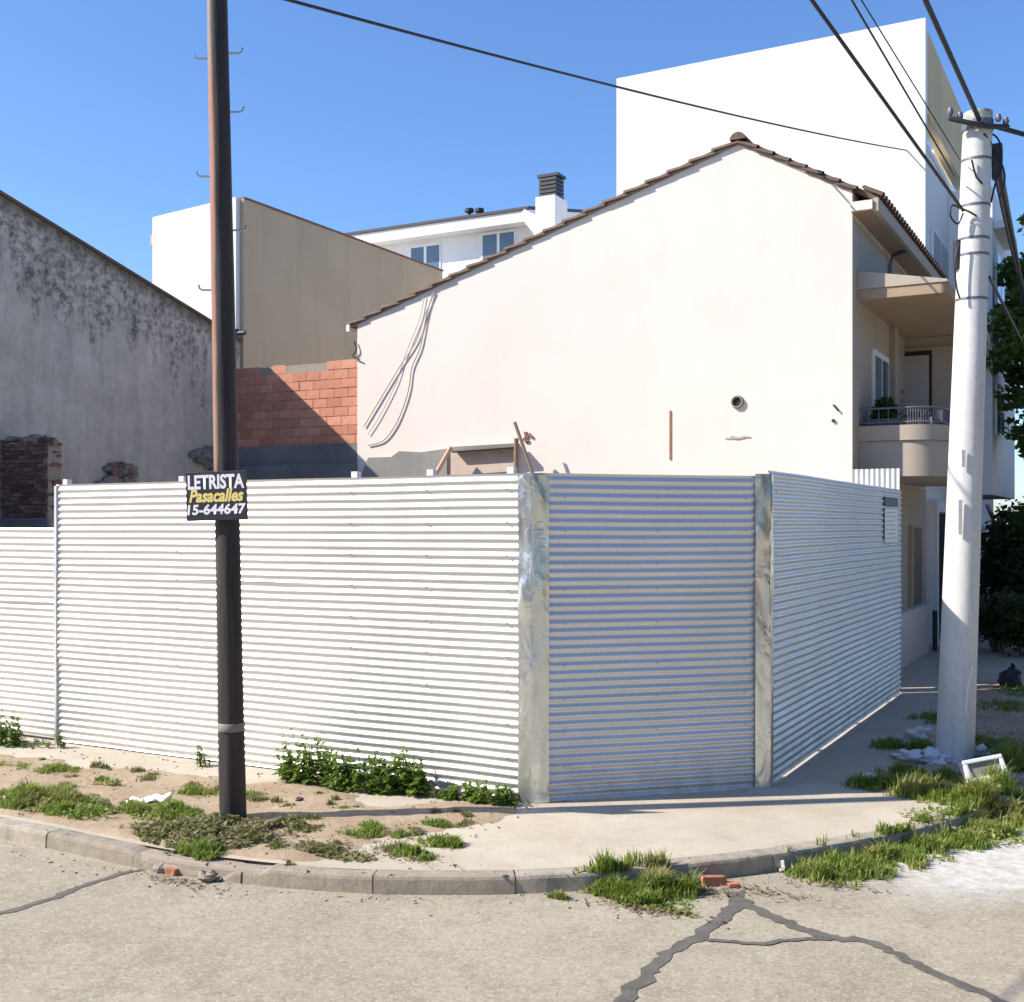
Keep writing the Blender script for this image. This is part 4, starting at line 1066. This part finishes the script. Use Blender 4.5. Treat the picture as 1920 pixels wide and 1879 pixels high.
def low_leaves(m, cx, cy, rx, ry, n, h, rr, size=0.045):
    for _ in range(n):
        a = rr.uniform(0, 6.283); d = math.sqrt(rr.random()); x = cx + rx * d * math.cos(a); y = cy + ry * d * math.sin(a)
        if fbm(x * 3.5, y * 3.5, 3) < -0.25: continue
        z = ground_h(x, y) + h * rr.random() * (1 - 0.6 * d * d) + 0.005
        p = Vector((x, y, z)); dv = Vector((rr.gauss(0, 1), rr.gauss(0, 1), rr.gauss(0.2, 0.5))).normalized()
        av = dv.cross(Vector((rr.gauss(0, 0.5), rr.gauss(0, 0.5), 1))).normalized(); L = size * rr.uniform(0.5, 1.3); w = L * 0.33
        m.poly([p - dv * L * 0.5, p + av * w, p + dv * L * 0.5, p - av * w])
def patch(name, label, specs, mat, leafy=()):
    rr = random.Random(hash(name + str(len(specs))) % 1000 if False else len(specs) * 37 + len(leafy))
    m = MB()
    for (px, py, rx, ry, n, h) in specs:
        c = on_z(px, py); grass_patch(m, c.x, c.y, rx, ry, n, h, rr)
    for (px, py, rx, ry, n, h) in leafy:
        c = on_z(px, py); low_leaves(m, c.x, c.y, rx, ry, n, h, rr)
    o = m.build(name, mat); tag(o, label, 'grass', None, 'stuff'); return o
patch('grass', 'green grass clumps on the bare verge at the left',
      [(75, 1508, 0.55, 0.33, 1500, 0.13), (140, 1525, 0.35, 0.22, 600, 0.09), (105, 1450, 0.26, 0.22, 330, 0.07), (190, 1470, 0.2, 0.16, 160, 0.05), (20, 1440, 0.3, 0.2, 150, 0.05),
       (385, 1490, 0.24, 0.24, 380, 0.09), (480, 1495, 0.14, 0.12, 110, 0.06), (300, 1525, 0.42, 0.26, 900, 0.09), (640, 1518, 0.12, 0.07, 60, 0.04), (540, 1520, 0.1, 0.06, 45, 0.03),
       (680, 1562, 0.2, 0.2, 300, 0.07), (815, 1545, 0.22, 0.1, 220, 0.06), (830, 1583, 0.2, 0.12, 330, 0.09), (775, 1605, 0.2, 0.12, 280, 0.07), (760, 1568, 0.15, 0.1, 90, 0.05), (370, 1600, 0.22, 0.12, 300, 0.10)],
      M['grass'], [(60, 1505, 0.55, 0.3, 900, 0.08), (160, 1530, 0.4, 0.2, 600, 0.06), (300, 1530, 0.4, 0.25, 500, 0.05)])
rt = random.Random(5); tuf = []
for _ in range(70):
    x_, y_ = rt.uniform(-10.5, -4.9), rt.uniform(6.75, 8.6)
    r_ = rt.uniform(0.04, 0.13); tuf.append((x_, y_, r_, r_ * 0.8, int(18 + 900 * r_ * r_ * 3), rt.uniform(0.03, 0.07)))
m_ = MB()
for (x_, y_, a_, b_, n_, h_) in tuf: grass_patch(m_, x_, y_, a_, b_, n_, h_, rt)
tag(m_.build('grass', M['drygrass']), 'sparse yellowish tufts scattered over the bare soil', 'grass', None, 'stuff')
patch('dry_grass', 'dull brownish low weeds spreading round the foot of the wooden pole',
      [(350, 1565, 0.6, 0.26, 650, 0.07), (620, 1600, 0.35, 0.14, 260, 0.05), (560, 1560, 0.2, 0.12, 160, 0.06)], M['drygrass'],
      [(440, 1565, 0.55, 0.26, 2600, 0.12), (360, 1575, 0.6, 0.26, 1900, 0.08), (540, 1555, 0.16, 0.12, 350, 0.10), (620, 1600, 0.4, 0.14, 420, 0.03)])
patch('grass', 'grass tuft hanging over the broken kerb at the corner',
      [(1160, 1640, 0.30, 0.16, 900, 0.12), (1235, 1635, 0.30, 0.18, 1100, 0.17), (1210, 1655, 0.35, 0.14, 600, 0.08), (1050, 1650, 0.1, 0.06, 90, 0.08)], M['grass'],
      [(1230, 1668, 0.3, 0.08, 140, 0.02)])
sp = []
for (px, py, n) in ((1545, 1612, 420), (1600, 1600, 480), (1660, 1585, 520), (1720, 1568, 560), (1780, 1550, 560), (1840, 1532, 560), (1895, 1512, 560), (1945, 1490, 500), (1990, 1470, 400)):
    sp.append((px, py, 0.32, 0.24, n, 0.12))
for (px, py) in ((1850, 1510), (1900, 1480), (1800, 1500), (1740, 1490), (1890, 1440), (1940, 1420)): sp.append((px, py, 0.4, 0.3, 550, 0.17))
patch('grass', 'lush grass strip along the side street kerb at the lower right', sp, M['grass'], [(1880, 1500, 0.5, 0.4, 600, 0.16), (1800, 1540, 0.5, 0.3, 400, 0.08)])
patch('grass', 'shaded grass and weeds round the foot of the concrete pole',
      [(1640, 1475, 0.3, 0.22, 420, 0.11), (1700, 1455, 0.35, 0.25, 520, 0.12), (1690, 1400, 0.35, 0.35, 500, 0.1), (1760, 1350, 0.4, 0.4, 300, 0.1), (1790, 1465, 0.35, 0.2, 450, 0.1), (1860, 1400, 0.4, 0.5, 400, 0.09),
       (1890, 1330, 0.4, 0.5, 300, 0.09), (1660, 1305, 0.14, 0.25, 160, 0.10), (1590, 1350, 0.06, 0.25, 70, 0.06), (1910, 1300, 0.4, 0.6, 300, 0.08)], M['grass'])
def weed(label, px, py, h, n_st, spread, leafn, size=0.088, group='weeds at the foot of the fence'):
    c = on_z(px, py); rr = random.Random(int(px * 7 + py))
    t = thing('weed_plant', label, 'weed', group, (c.x, c.y, 0))
    st = MB(); lf = MB(); n_st = int(n_st * 1.5)
    for _ in range(n_st):
        a = rr.uniform(0, 6.283); d = spread * math.sqrt(rr.random()); bx, by = d * math.cos(a), d * math.sin(a) * 0.45
        by = min(by, FY - 0.06 - c.y)
        H_ = h * rr.uniform(0.3, 1.0) * (1 - 0.4 * (d / max(spread, 0.01)) ** 2); lx, ly = rr.uniform(-0.3, 0.3) * H_, rr.uniform(-0.3, 0.1) * H_
        P = [Vector((bx, by, -0.01)), Vector((bx + lx * 0.3, by + ly * 0.3, H_ * 0.5)), Vector((bx + lx, by + ly, H_))]
        st.tube(P, [0.005, 0.004, 0.002], 5)
        for q in range(leafn):
            u = 0.12 + 0.88 * rr.random(); p = P[0].lerp(P[1], u * 2) if u < 0.5 else P[1].lerp(P[2], u * 2 - 1)
            dv = Vector((rr.gauss(0, 1), rr.gauss(0, 1), rr.gauss(0.25, 0.4))).normalized(); L = size * rr.uniform(0.6, 1.35) * (1.15 - 0.5 * u)
            av = dv.cross(Vector((0, 0, 1))).normalized(); w = L * 0.27; droop = Vector((0, 0, -L * 0.15))
            midp = p + dv * L * 0.45
            lf.poly([p, midp + av * w, p + dv * L + droop, midp - av * w])
    st.build('stems', M['stem'], t); o = lf.build('leaves', M['weed'], t); return t
weed('tall leafy weed at the left edge against the low fence', 8, 1395, 0.52, 16, 0.28, 22)
weed('small sprig growing where the low and tall fences meet', 113, 1402, 0.26, 5, 0.08, 16, 0.05)
weed('low weed along the low fence foot beside the tall left weed', 60, 1398, 0.12, 14, 0.3, 10, 0.05)
weed('little upright weed just left of the wooden pole', 380, 1436, 0.30, 6, 0.10, 18, 0.055)
weed('left part of the big bushy weed clump against the tall fence', 575, 1466, 0.55, 28, 0.33, 26)
weed('middle of the big bushy weed clump against the tall fence', 665, 1478, 0.54, 30, 0.36, 26)
weed('right part of the big bushy weed clump against the tall fence', 755, 1486, 0.47, 30, 0.30, 26)
weed('low spreading weed beside the bright corner trim', 910, 1505, 0.25, 30, 0.34, 22, 0.07)
weed('leafy weed fringe between the big clump and the corner weed', 840, 1497, 0.11, 14, 0.2, 14, 0.05)

# ------------------------------------------------------------------ tree and shrub at the right edge
def tree(label, base, crown_c, crown_r, n_clump, leaves, size, seed, mat, trunk_r=0.14):
    rr = random.Random(seed)
    t = thing('street_tree', label, 'tree', loc=base)
    cc = Vector(crown_c) - Vector(base)
    m = MB(); m.tube([(0, 0, -0.1), (0.05, 0.05, cc.z * 0.25), (cc.x * 0.5, cc.y * 0.5, cc.z * 0.6), (cc.x, cc.y, cc.z)], [trunk_r * 1.2, trunk_r, trunk_r * 0.8, trunk_r * 0.4], 10)
    for _ in range(9):
        a = rr.uniform(0, 6.283); e = cc + Vector((math.cos(a) * crown_r[0] * 0.75, math.sin(a) * crown_r[1] * 0.75, rr.uniform(-0.6, 0.7) * crown_r[2]))
        s = Vector((cc.x * 0.6, cc.y * 0.6, cc.z * rr.uniform(0.5, 0.8))); m.tube([s, s.lerp(e, 0.5) + Vector((0, 0, 0.2)), e], [0.06, 0.04, 0.015], 6)
    m.build('trunk', M['bark'], t)
    m = MB()
    for _ in range(n_clump):
        v = Vector((rr.gauss(0, 1), rr.gauss(0, 1), rr.gauss(0, 1))).normalized() * rr.uniform(0.45, 1.0)
        c = cc + Vector((v.x * crown_r[0], v.y * crown_r[1], v.z * crown_r[2])); s = rr.uniform(0.3, 0.65)
        leaf_cloud(m, c, (s, s, s * 0.7), leaves, size, rr=rr)
    m.build('crown', mat, t)
    return t
pc = at_depth(2020, 640, 26.0)
tree('leafy green street tree at the right edge beyond the concrete pole', (-0.98, on_x(1925, 1000, -0.98).y if False else 27.6, 0), (pc.x, pc.y, pc.z), (1.8, 1.8, 3.1), 190, 230, 0.19, 3, M['treeleaf'])
def shrub(label, loc, r, h, seed):
    rr = random.Random(seed); t = thing('shrub', label, 'shrub', 'dark shrubs on the side street pavement', loc)
    m = MB()
    for _ in range(9):
        a = rr.uniform(0, 6.283); m.tube([(0.05 * math.cos(a), 0.05 * math.sin(a), -0.02), (r * 0.4 * math.cos(a), r * 0.4 * math.sin(a), h * 0.6), (r * 0.7 * math.cos(a), r * 0.7 * math.sin(a), h * 0.9)], [0.025, 0.018, 0.008], 6)
    m.build('stems', M['bark'], t)
    m = MB()
    for _ in range(46 if h < 2 else 150):
        v = Vector((rr.gauss(0, 1), rr.gauss(0, 1), rr.gauss(0, 1))).normalized() * rr.uniform(0.3, 1.0)
        leaf_cloud(m, (v.x * r * 0.8, v.y * r * 0.8, max(0.12, h * 0.5 + v.z * h * 0.42)), (0.25, 0.25, 0.22) if h < 2 else (0.4, 0.4, 0.35), 80, 0.11 if h < 2 else 0.15, rr=rr)
    m.build('foliage', M['shrubleaf'], t)
shrub('tall dark bush standing in for the gateway before the white block', (-2.3, 29.0, 0), 1.25, 3.1, 71)  # the three tall bushes stand in for a dark gateway and trunk
shrub('tall dark bush standing in for gateway and trunk at the right edge under the street tree', (-1.5, 31.5, 0), 1.4, 3.6, 72)
shrub('tall dark stand-in bush filling the gap behind the rubbish bag', (-2.6, 33.5, 0), 1.4, 3.4, 73)
for i, (px, py, lab, h) in enumerate(((1862, 1228, 'dark shrub just right of the concrete pole in the shade', 1.25), (1915, 1236, 'dark shrub in the shade at the right picture edge', 1.35))):
    c = on_z(px, py); shrub(lab, (c.x, c.y + 0.6, 0), 0.72, h, 50 + i)

# ------------------------------------------------------------------ across both streets: unseen houses and trees added to cut sky fill
for i, (y, h, lab, c) in enumerate(((6, 4.2, 'low brown sky-blocking house added across the side street, nearest the corner', (0.20, 0.12, 0.09)), (16, 6.6, 'two storey grey sky-blocking house added across the side street', (0.24, 0.22, 0.20)), (27, 4.6, 'ochre single storey sky-blocking house added across the side street, farthest along', (0.30, 0.22, 0.14)))):
    t = thing('blocker_house', lab, 'house', 'added sky blockers across the side street', (11.0, y, 0))
    boxpart('wall', plaster('blocker_wall', c, 0.1, 0.2, 0.2), t, 0, 9, 0, 10.4, -0.1, h)
    boxpart('roof', M['tile'], t, -0.25, 9.2, -0.1, 10.45, h + 0.003, h + 0.25)
    for q in range(3):
        w = boxpart('window' if q != 1 else 'door', M['frame'], t, -0.05, -0.003, 1.2 + q * 3.2, 2.6 + q * 3.2, 1.0 if q != 1 else 0.05, 2.3)
        boxpart('pane', M['glass'] if q != 1 else M['wood'], w, -0.06, -0.052, 1.3 + q * 3.2, 2.5 + q * 3.2, 1.1 if q != 1 else 0.1, 2.2)
m = MB(); m.box(8.4, 40, 3, 60, RZ - 0.05, 0.0); tag(m.build('pavement', M['pave']), kind='structure')
t = thing('blocker_house', 'long grey sky-blocking building added on the opposite side of the main street', 'house', None, (0, 0, 0))  # unseen building added to hold sky light off the street-facing fence
boxpart('wall', plaster('blocker_grey', (0.20, 0.185, 0.17), 0.1, 0.2, 0.2), t, -34, 1.5, -18, -9.5, -0.1, 6.4)
boxpart('roof', M['tile'], t, -34.2, 1.7, -18.2, -9.3, 6.403, 6.6)
for q in range(8):
    w = boxpart('window', M['frame'], t, -32 + q * 4, -30.5 + q * 4, -9.497, -9.45, 1.0, 2.3)
    boxpart('pane', M['glass'], w, -31.9 + q * 4, -30.6 + q * 4, -9.448, -9.44, 1.1, 2.2)
tree('street tree farther down the side street near the right edge', (-1.25, 38.5, 0), (-1.0, 38.5, 4.6), (1.9, 1.9, 3.6), 110, 150, 0.26, 41, M['treeleaf'], 0.13)
for i, y in enumerate((-8.0, -2.0)): tree(('added sky-blocking tree on the far corner behind the crossing', 'added sky-blocking tree nearest the crossing on the opposite corner')[i], (10.5, y, 0), (10.5, y, 6.0), (3.0, 3.2, 3.6), 70, 90, 0.45, 30 + i, M['treeleaf'], 0.18)  # unseen dense crowns, put here to block low sky light
for i, y in enumerate((4.5, 10.5, 16.5, 23.0, 30.0)):
  tree(('first', 'second', 'third', 'fourth', 'fifth')[i] + ' added sky-blocking tree from the corner on the opposite pavement', (9.3, y, 0), (9.5, y + 0.3, 6.0), (2.6, 3.3, 3.6), 80, 90, 0.45, 20 + i, M['treeleaf'], 0.18)

# ------------------------------------------------------------------ litter and rubble
def lump(m, c, r, seed, squash=0.7, seg=12, rings=8, amp=0.35):
    rows = []
    for i in range(rings + 1):
        th_ = math.pi * i / rings; row = []
        for j in range(seg):
            a = 2 * math.pi * j / seg
            v = Vector((math.sin(th_) * math.cos(a), math.sin(th_) * math.sin(a), math.cos(th_)))
            k_ = 1 + amp * fbm(v.x * 1.7 + seed, v.y * 1.7, v.z * 1.7, 3)
            row.append((c[0] + v.x * r * k_, c[1] + v.y * r * k_, c[2] + v.z * r * k_ * squash))
        rows.append(row)
    m.quadgrid(rows, True, True)
c = on_z(1893, 1290); t = thing('rubbish_bag', 'black tied rubbish bag on the pavement at the right edge', 'bag', loc=(c.x, c.y, 0))
m = MB(); lump(m, (0, 0, 0.13), 0.19, 3.0, 0.85, 18, 12); m.build('bag', M['bag'], t)
m = MB(); m.tube([(0, 0, 0.24), (0.01, 0, 0.31), (0.05, 0.02, 0.36)], [0.05, 0.025, 0.05], 8); m.build('knot', M['bag'], t)
for i, (px, py, r, lab, mt) in enumerate(((1725, 1385, 0.10, 'crumpled whitish bag left of the concrete pole, farther one', 'thinbag'), (1750, 1432, 0.10, 'crumpled pale bag at the front left foot of the concrete pole', 'thinbag'),
                                     (1715, 1428, 0.14, 'flat greyish plastic lying left of the concrete pole', 'thinbag'), (1836, 1425, 0.09, 'pale crumpled plastic at the right foot of the concrete pole', 'thinbag'),
                                     (1633, 1461, 0.05, 'small white scrap in the shade left of the pole litter', 'plastic'))):
    c = on_z(px, py); m = MB(); lump(m, (0, 0, r * 0.4), r, i * 4.1, 0.8 if i != 2 else 0.35, 18, 12, 1.1)
    o = m.build('plastic_bag' if i < 4 else 'paper_scrap', M[mt]); o.location = (c.x, c.y, ground_h(c.x, c.y)); o.scale = (1.3, 0.9, 1)
    tag(o, lab, 'litter', 'litter round the concrete pole')
# white tray standing on edge in the grass
c = on_z(1857, 1478); t = thing('plastic_tray', 'white rectangular tray with grey centre lying on edge in the grass', 'tray', loc=(c.x, c.y, 0.085))
t.rotation_euler = (math.radians(-28), math.radians(-9), TH + math.radians(6))
W_, H_ = 0.40, 0.22
for nm, mt, bx in (('back', M['concrete'], (-W_ / 2 + 0.04, W_ / 2 - 0.04, 0.03, 0.05, 0.04, H_ - 0.04)), ('rim', M['plastic'], (-W_ / 2, W_ / 2, 0, 0.12, 0, 0.04)), ('rim', M['plastic'], (-W_ / 2, W_ / 2, 0, 0.12, H_ - 0.04, H_)),
                   ('rim', M['plastic'], (-W_ / 2, -W_ / 2 + 0.039, 0, 0.12, 0.041, H_ - 0.041)), ('rim', M['plastic'], (W_ / 2 - 0.039, W_ / 2, 0, 0.12, 0.041, H_ - 0.041))):
    boxpart(nm, mt, t, *bx, bevel=0.008)
# rubble at the kerb
def rubble(name, label, px, py, size, mat, seed, z=0.0, cat='rubble'):
    c = on_z(px, py, z); rr = random.Random(seed); m = MB(); 
    ma = Matrix.Rotation(rr.uniform(0, 3), 4, 'Z')
    x, y, zz_ = size; P = []
    if mat in ('rubble',): m.box(-x / 2, x / 2, -y / 2, y / 2, 0, zz_, ma, min(size) * 0.22)
    else:
        lump(m, (0, 0, 0.42), 0.5, seed * 2.3, 0.95, 9, 6, 0.9); m.sm = [False] * len(m.f)
        m.v = [tuple(ma @ Vector((p[0] * x, p[1] * y, p[2] * zz_))) for p in m.v]
    o = m.build(name, M[mat], bevel=min(size) * 0.1 if mat == 'rubble' else 0); o.location = (c.x, c.y, (ground_h(c.x, c.y) if z == 0 else z)); return tag(o, label, cat, 'rubble along the kerb')
rubble('broken_brick', 'reddish half brick lying in the gutter at the corner', 1335, 1658, (0.20, 0.11, 0.06), 'rubble', 4, RZ)
rubble('broken_brick', 'small orange brick chip beside the half brick in the gutter', 1375, 1664, (0.08, 0.05, 0.03), 'rubble', 8, RZ)
rubble('concrete_chunk', 'pale hollow concrete chunk in the gutter right of the half brick', 1465, 1632, (0.13, 0.10, 0.085), 'chalk', 9, RZ)
rubble('concrete_chunk', 'small pale chunk in the gutter just before the grass strip', 1487, 1634, (0.06, 0.05, 0.04), 'chalk', 19, RZ)
rubble('concrete_chunk', 'peach coloured rubble piece on the pavement near the pole litter', 1702, 1479, (0.12, 0.09, 0.06), 'sandy', 10)
rubble('concrete_chunk', 'pale chip on the pavement below the peach rubble', 1728, 1492, (0.06, 0.05, 0.04), 'chalk', 11)
rubble('concrete_chunk', 'pale rubble at the edge of the grass strip far right', 1880, 1552, (0.14, 0.07, 0.04), 'sandy', 12, RZ)
rubble('dark_stone', 'dark stone on bare soil right of the wooden pole', 560, 1506, (0.07, 0.05, 0.035), 'stone', 13)
rubble('dark_stone', 'dark lump on the broken kerb beside the corner grass tuft', 1302, 1622, (0.16, 0.13, 0.10), 'stone', 14)
for i, (px, py, s) in enumerate(((303, 1634, 0.13), (325, 1640, 0.08), (388, 1652, 0.14), (410, 1650, 0.09))):
    rubble('kerb_rubble', 'broken kerb lump in the crumbled gap below the wooden pole', px, py, (s, s * 0.8, s * 0.6), 'kerb' if i != 1 else 'rubble', 30 + i, RZ)
c = on_z(280, 1510); m = MB(); rows = []
for j in range(7):
    rows.append([(-0.20 + 0.40 * i / 12 + 0.03 * fbm(i * 0.6, j, 2), -0.07 + 0.14 * j / 6 + 0.035 * fbm(i * 0.5, j * 0.5, 6), 0.045 + 0.035 * fbm(i * 0.45, j * 0.6, 9)) for i in range(13)])
m.quadgrid(rows, True)
o = m.build('plastic_sheet', M['plastic']); o.location = (c.x, c.y, ground_h(c.x, c.y)); o.rotation_euler = (0.15, -0.12, TH - 0.1)
md = o.modifiers.new('thick', 'SOLIDIFY'); md.thickness = 0.006
tag(o, 'torn white plastic sheet on bare soil left of the wooden pole', 'litter')
# sparse pebbles on soil and gutter (uncountable)
m = MB(); rr = random.Random(99)
for _ in range(800):
    if rr.random() < 0.55:
        x, y = rr.uniform(-11, -4.6), rr.uniform(6.8, 9.2)
    else:
        i = rr.randrange(30, len(kc) - 40); p = kc[i] + kn[i] * abs(rr.gauss(0.03, 0.18)); x, y = p.x + rr.uniform(-0.2, 0.2), p.y + rr.uniform(-0.1, 0.1)
    z = ground_h(x, y); s = rr.uniform(0.003, 0.011)
    ma = Matrix.Translation((x, y, z + s * 0.3)) @ Matrix.Rotation(rr.uniform(0, 3), 4, 'Z') @ Matrix.Rotation(rr.uniform(-0.5, 0.5), 4, 'X')
    m.box(-s, s, -s * 0.8, s * 0.8, -s * 0.5, s * 0.5, ma, s * 0.3)
o = m.build('gravel', M['mortar'])
dl = MB(); rr = random.Random(123)
for (px, py, rx, ry, n_) in ((1220, 1672, 0.4, 0.12, 260), (1420, 1640, 0.45, 0.12, 160), (1320, 1640, 0.25, 0.1, 120), (1560, 1628, 0.4, 0.12, 120), (1720, 1470, 0.5, 0.3, 220), (1870, 1380, 0.5, 0.7, 260), (480, 1560, 0.7, 0.3, 300), (700, 1600, 0.8, 0.15, 200), (340, 1622, 0.4, 0.1, 120), (1660, 1310, 0.1, 0.6, 60)):
    c = on_z(px, py)
    for _ in range(n_):
        x, y = c.x + rr.gauss(0, 0.5) * rx, c.y + rr.gauss(0, 0.5) * ry; p = Vector((x, y, ground_h(x, y) + rr.uniform(0.006, 0.02)))
        a = rr.uniform(0, 6.283); dv = Vector((math.cos(a), math.sin(a), rr.gauss(0, 0.35))); av = Vector((-dv.y, dv.x, rr.gauss(0, 0.35))); L = rr.uniform(0.008, 0.022)
        dl.poly([p - dv * L, p + av * L * 0.5, p + dv * L, p - av * L * 0.5])
tag(dl.build('dead_leaves', simple('dead_leaf', (0.19, 0.125, 0.075), 0.8, nscale=5, var=0.5, bump=0)), 'dry brown leaves scattered in the gutter and verge', 'leaves', None, 'stuff'); tag(o, 'scattered pebbles and grit on the verge and gutter', 'gravel', None, 'stuff')
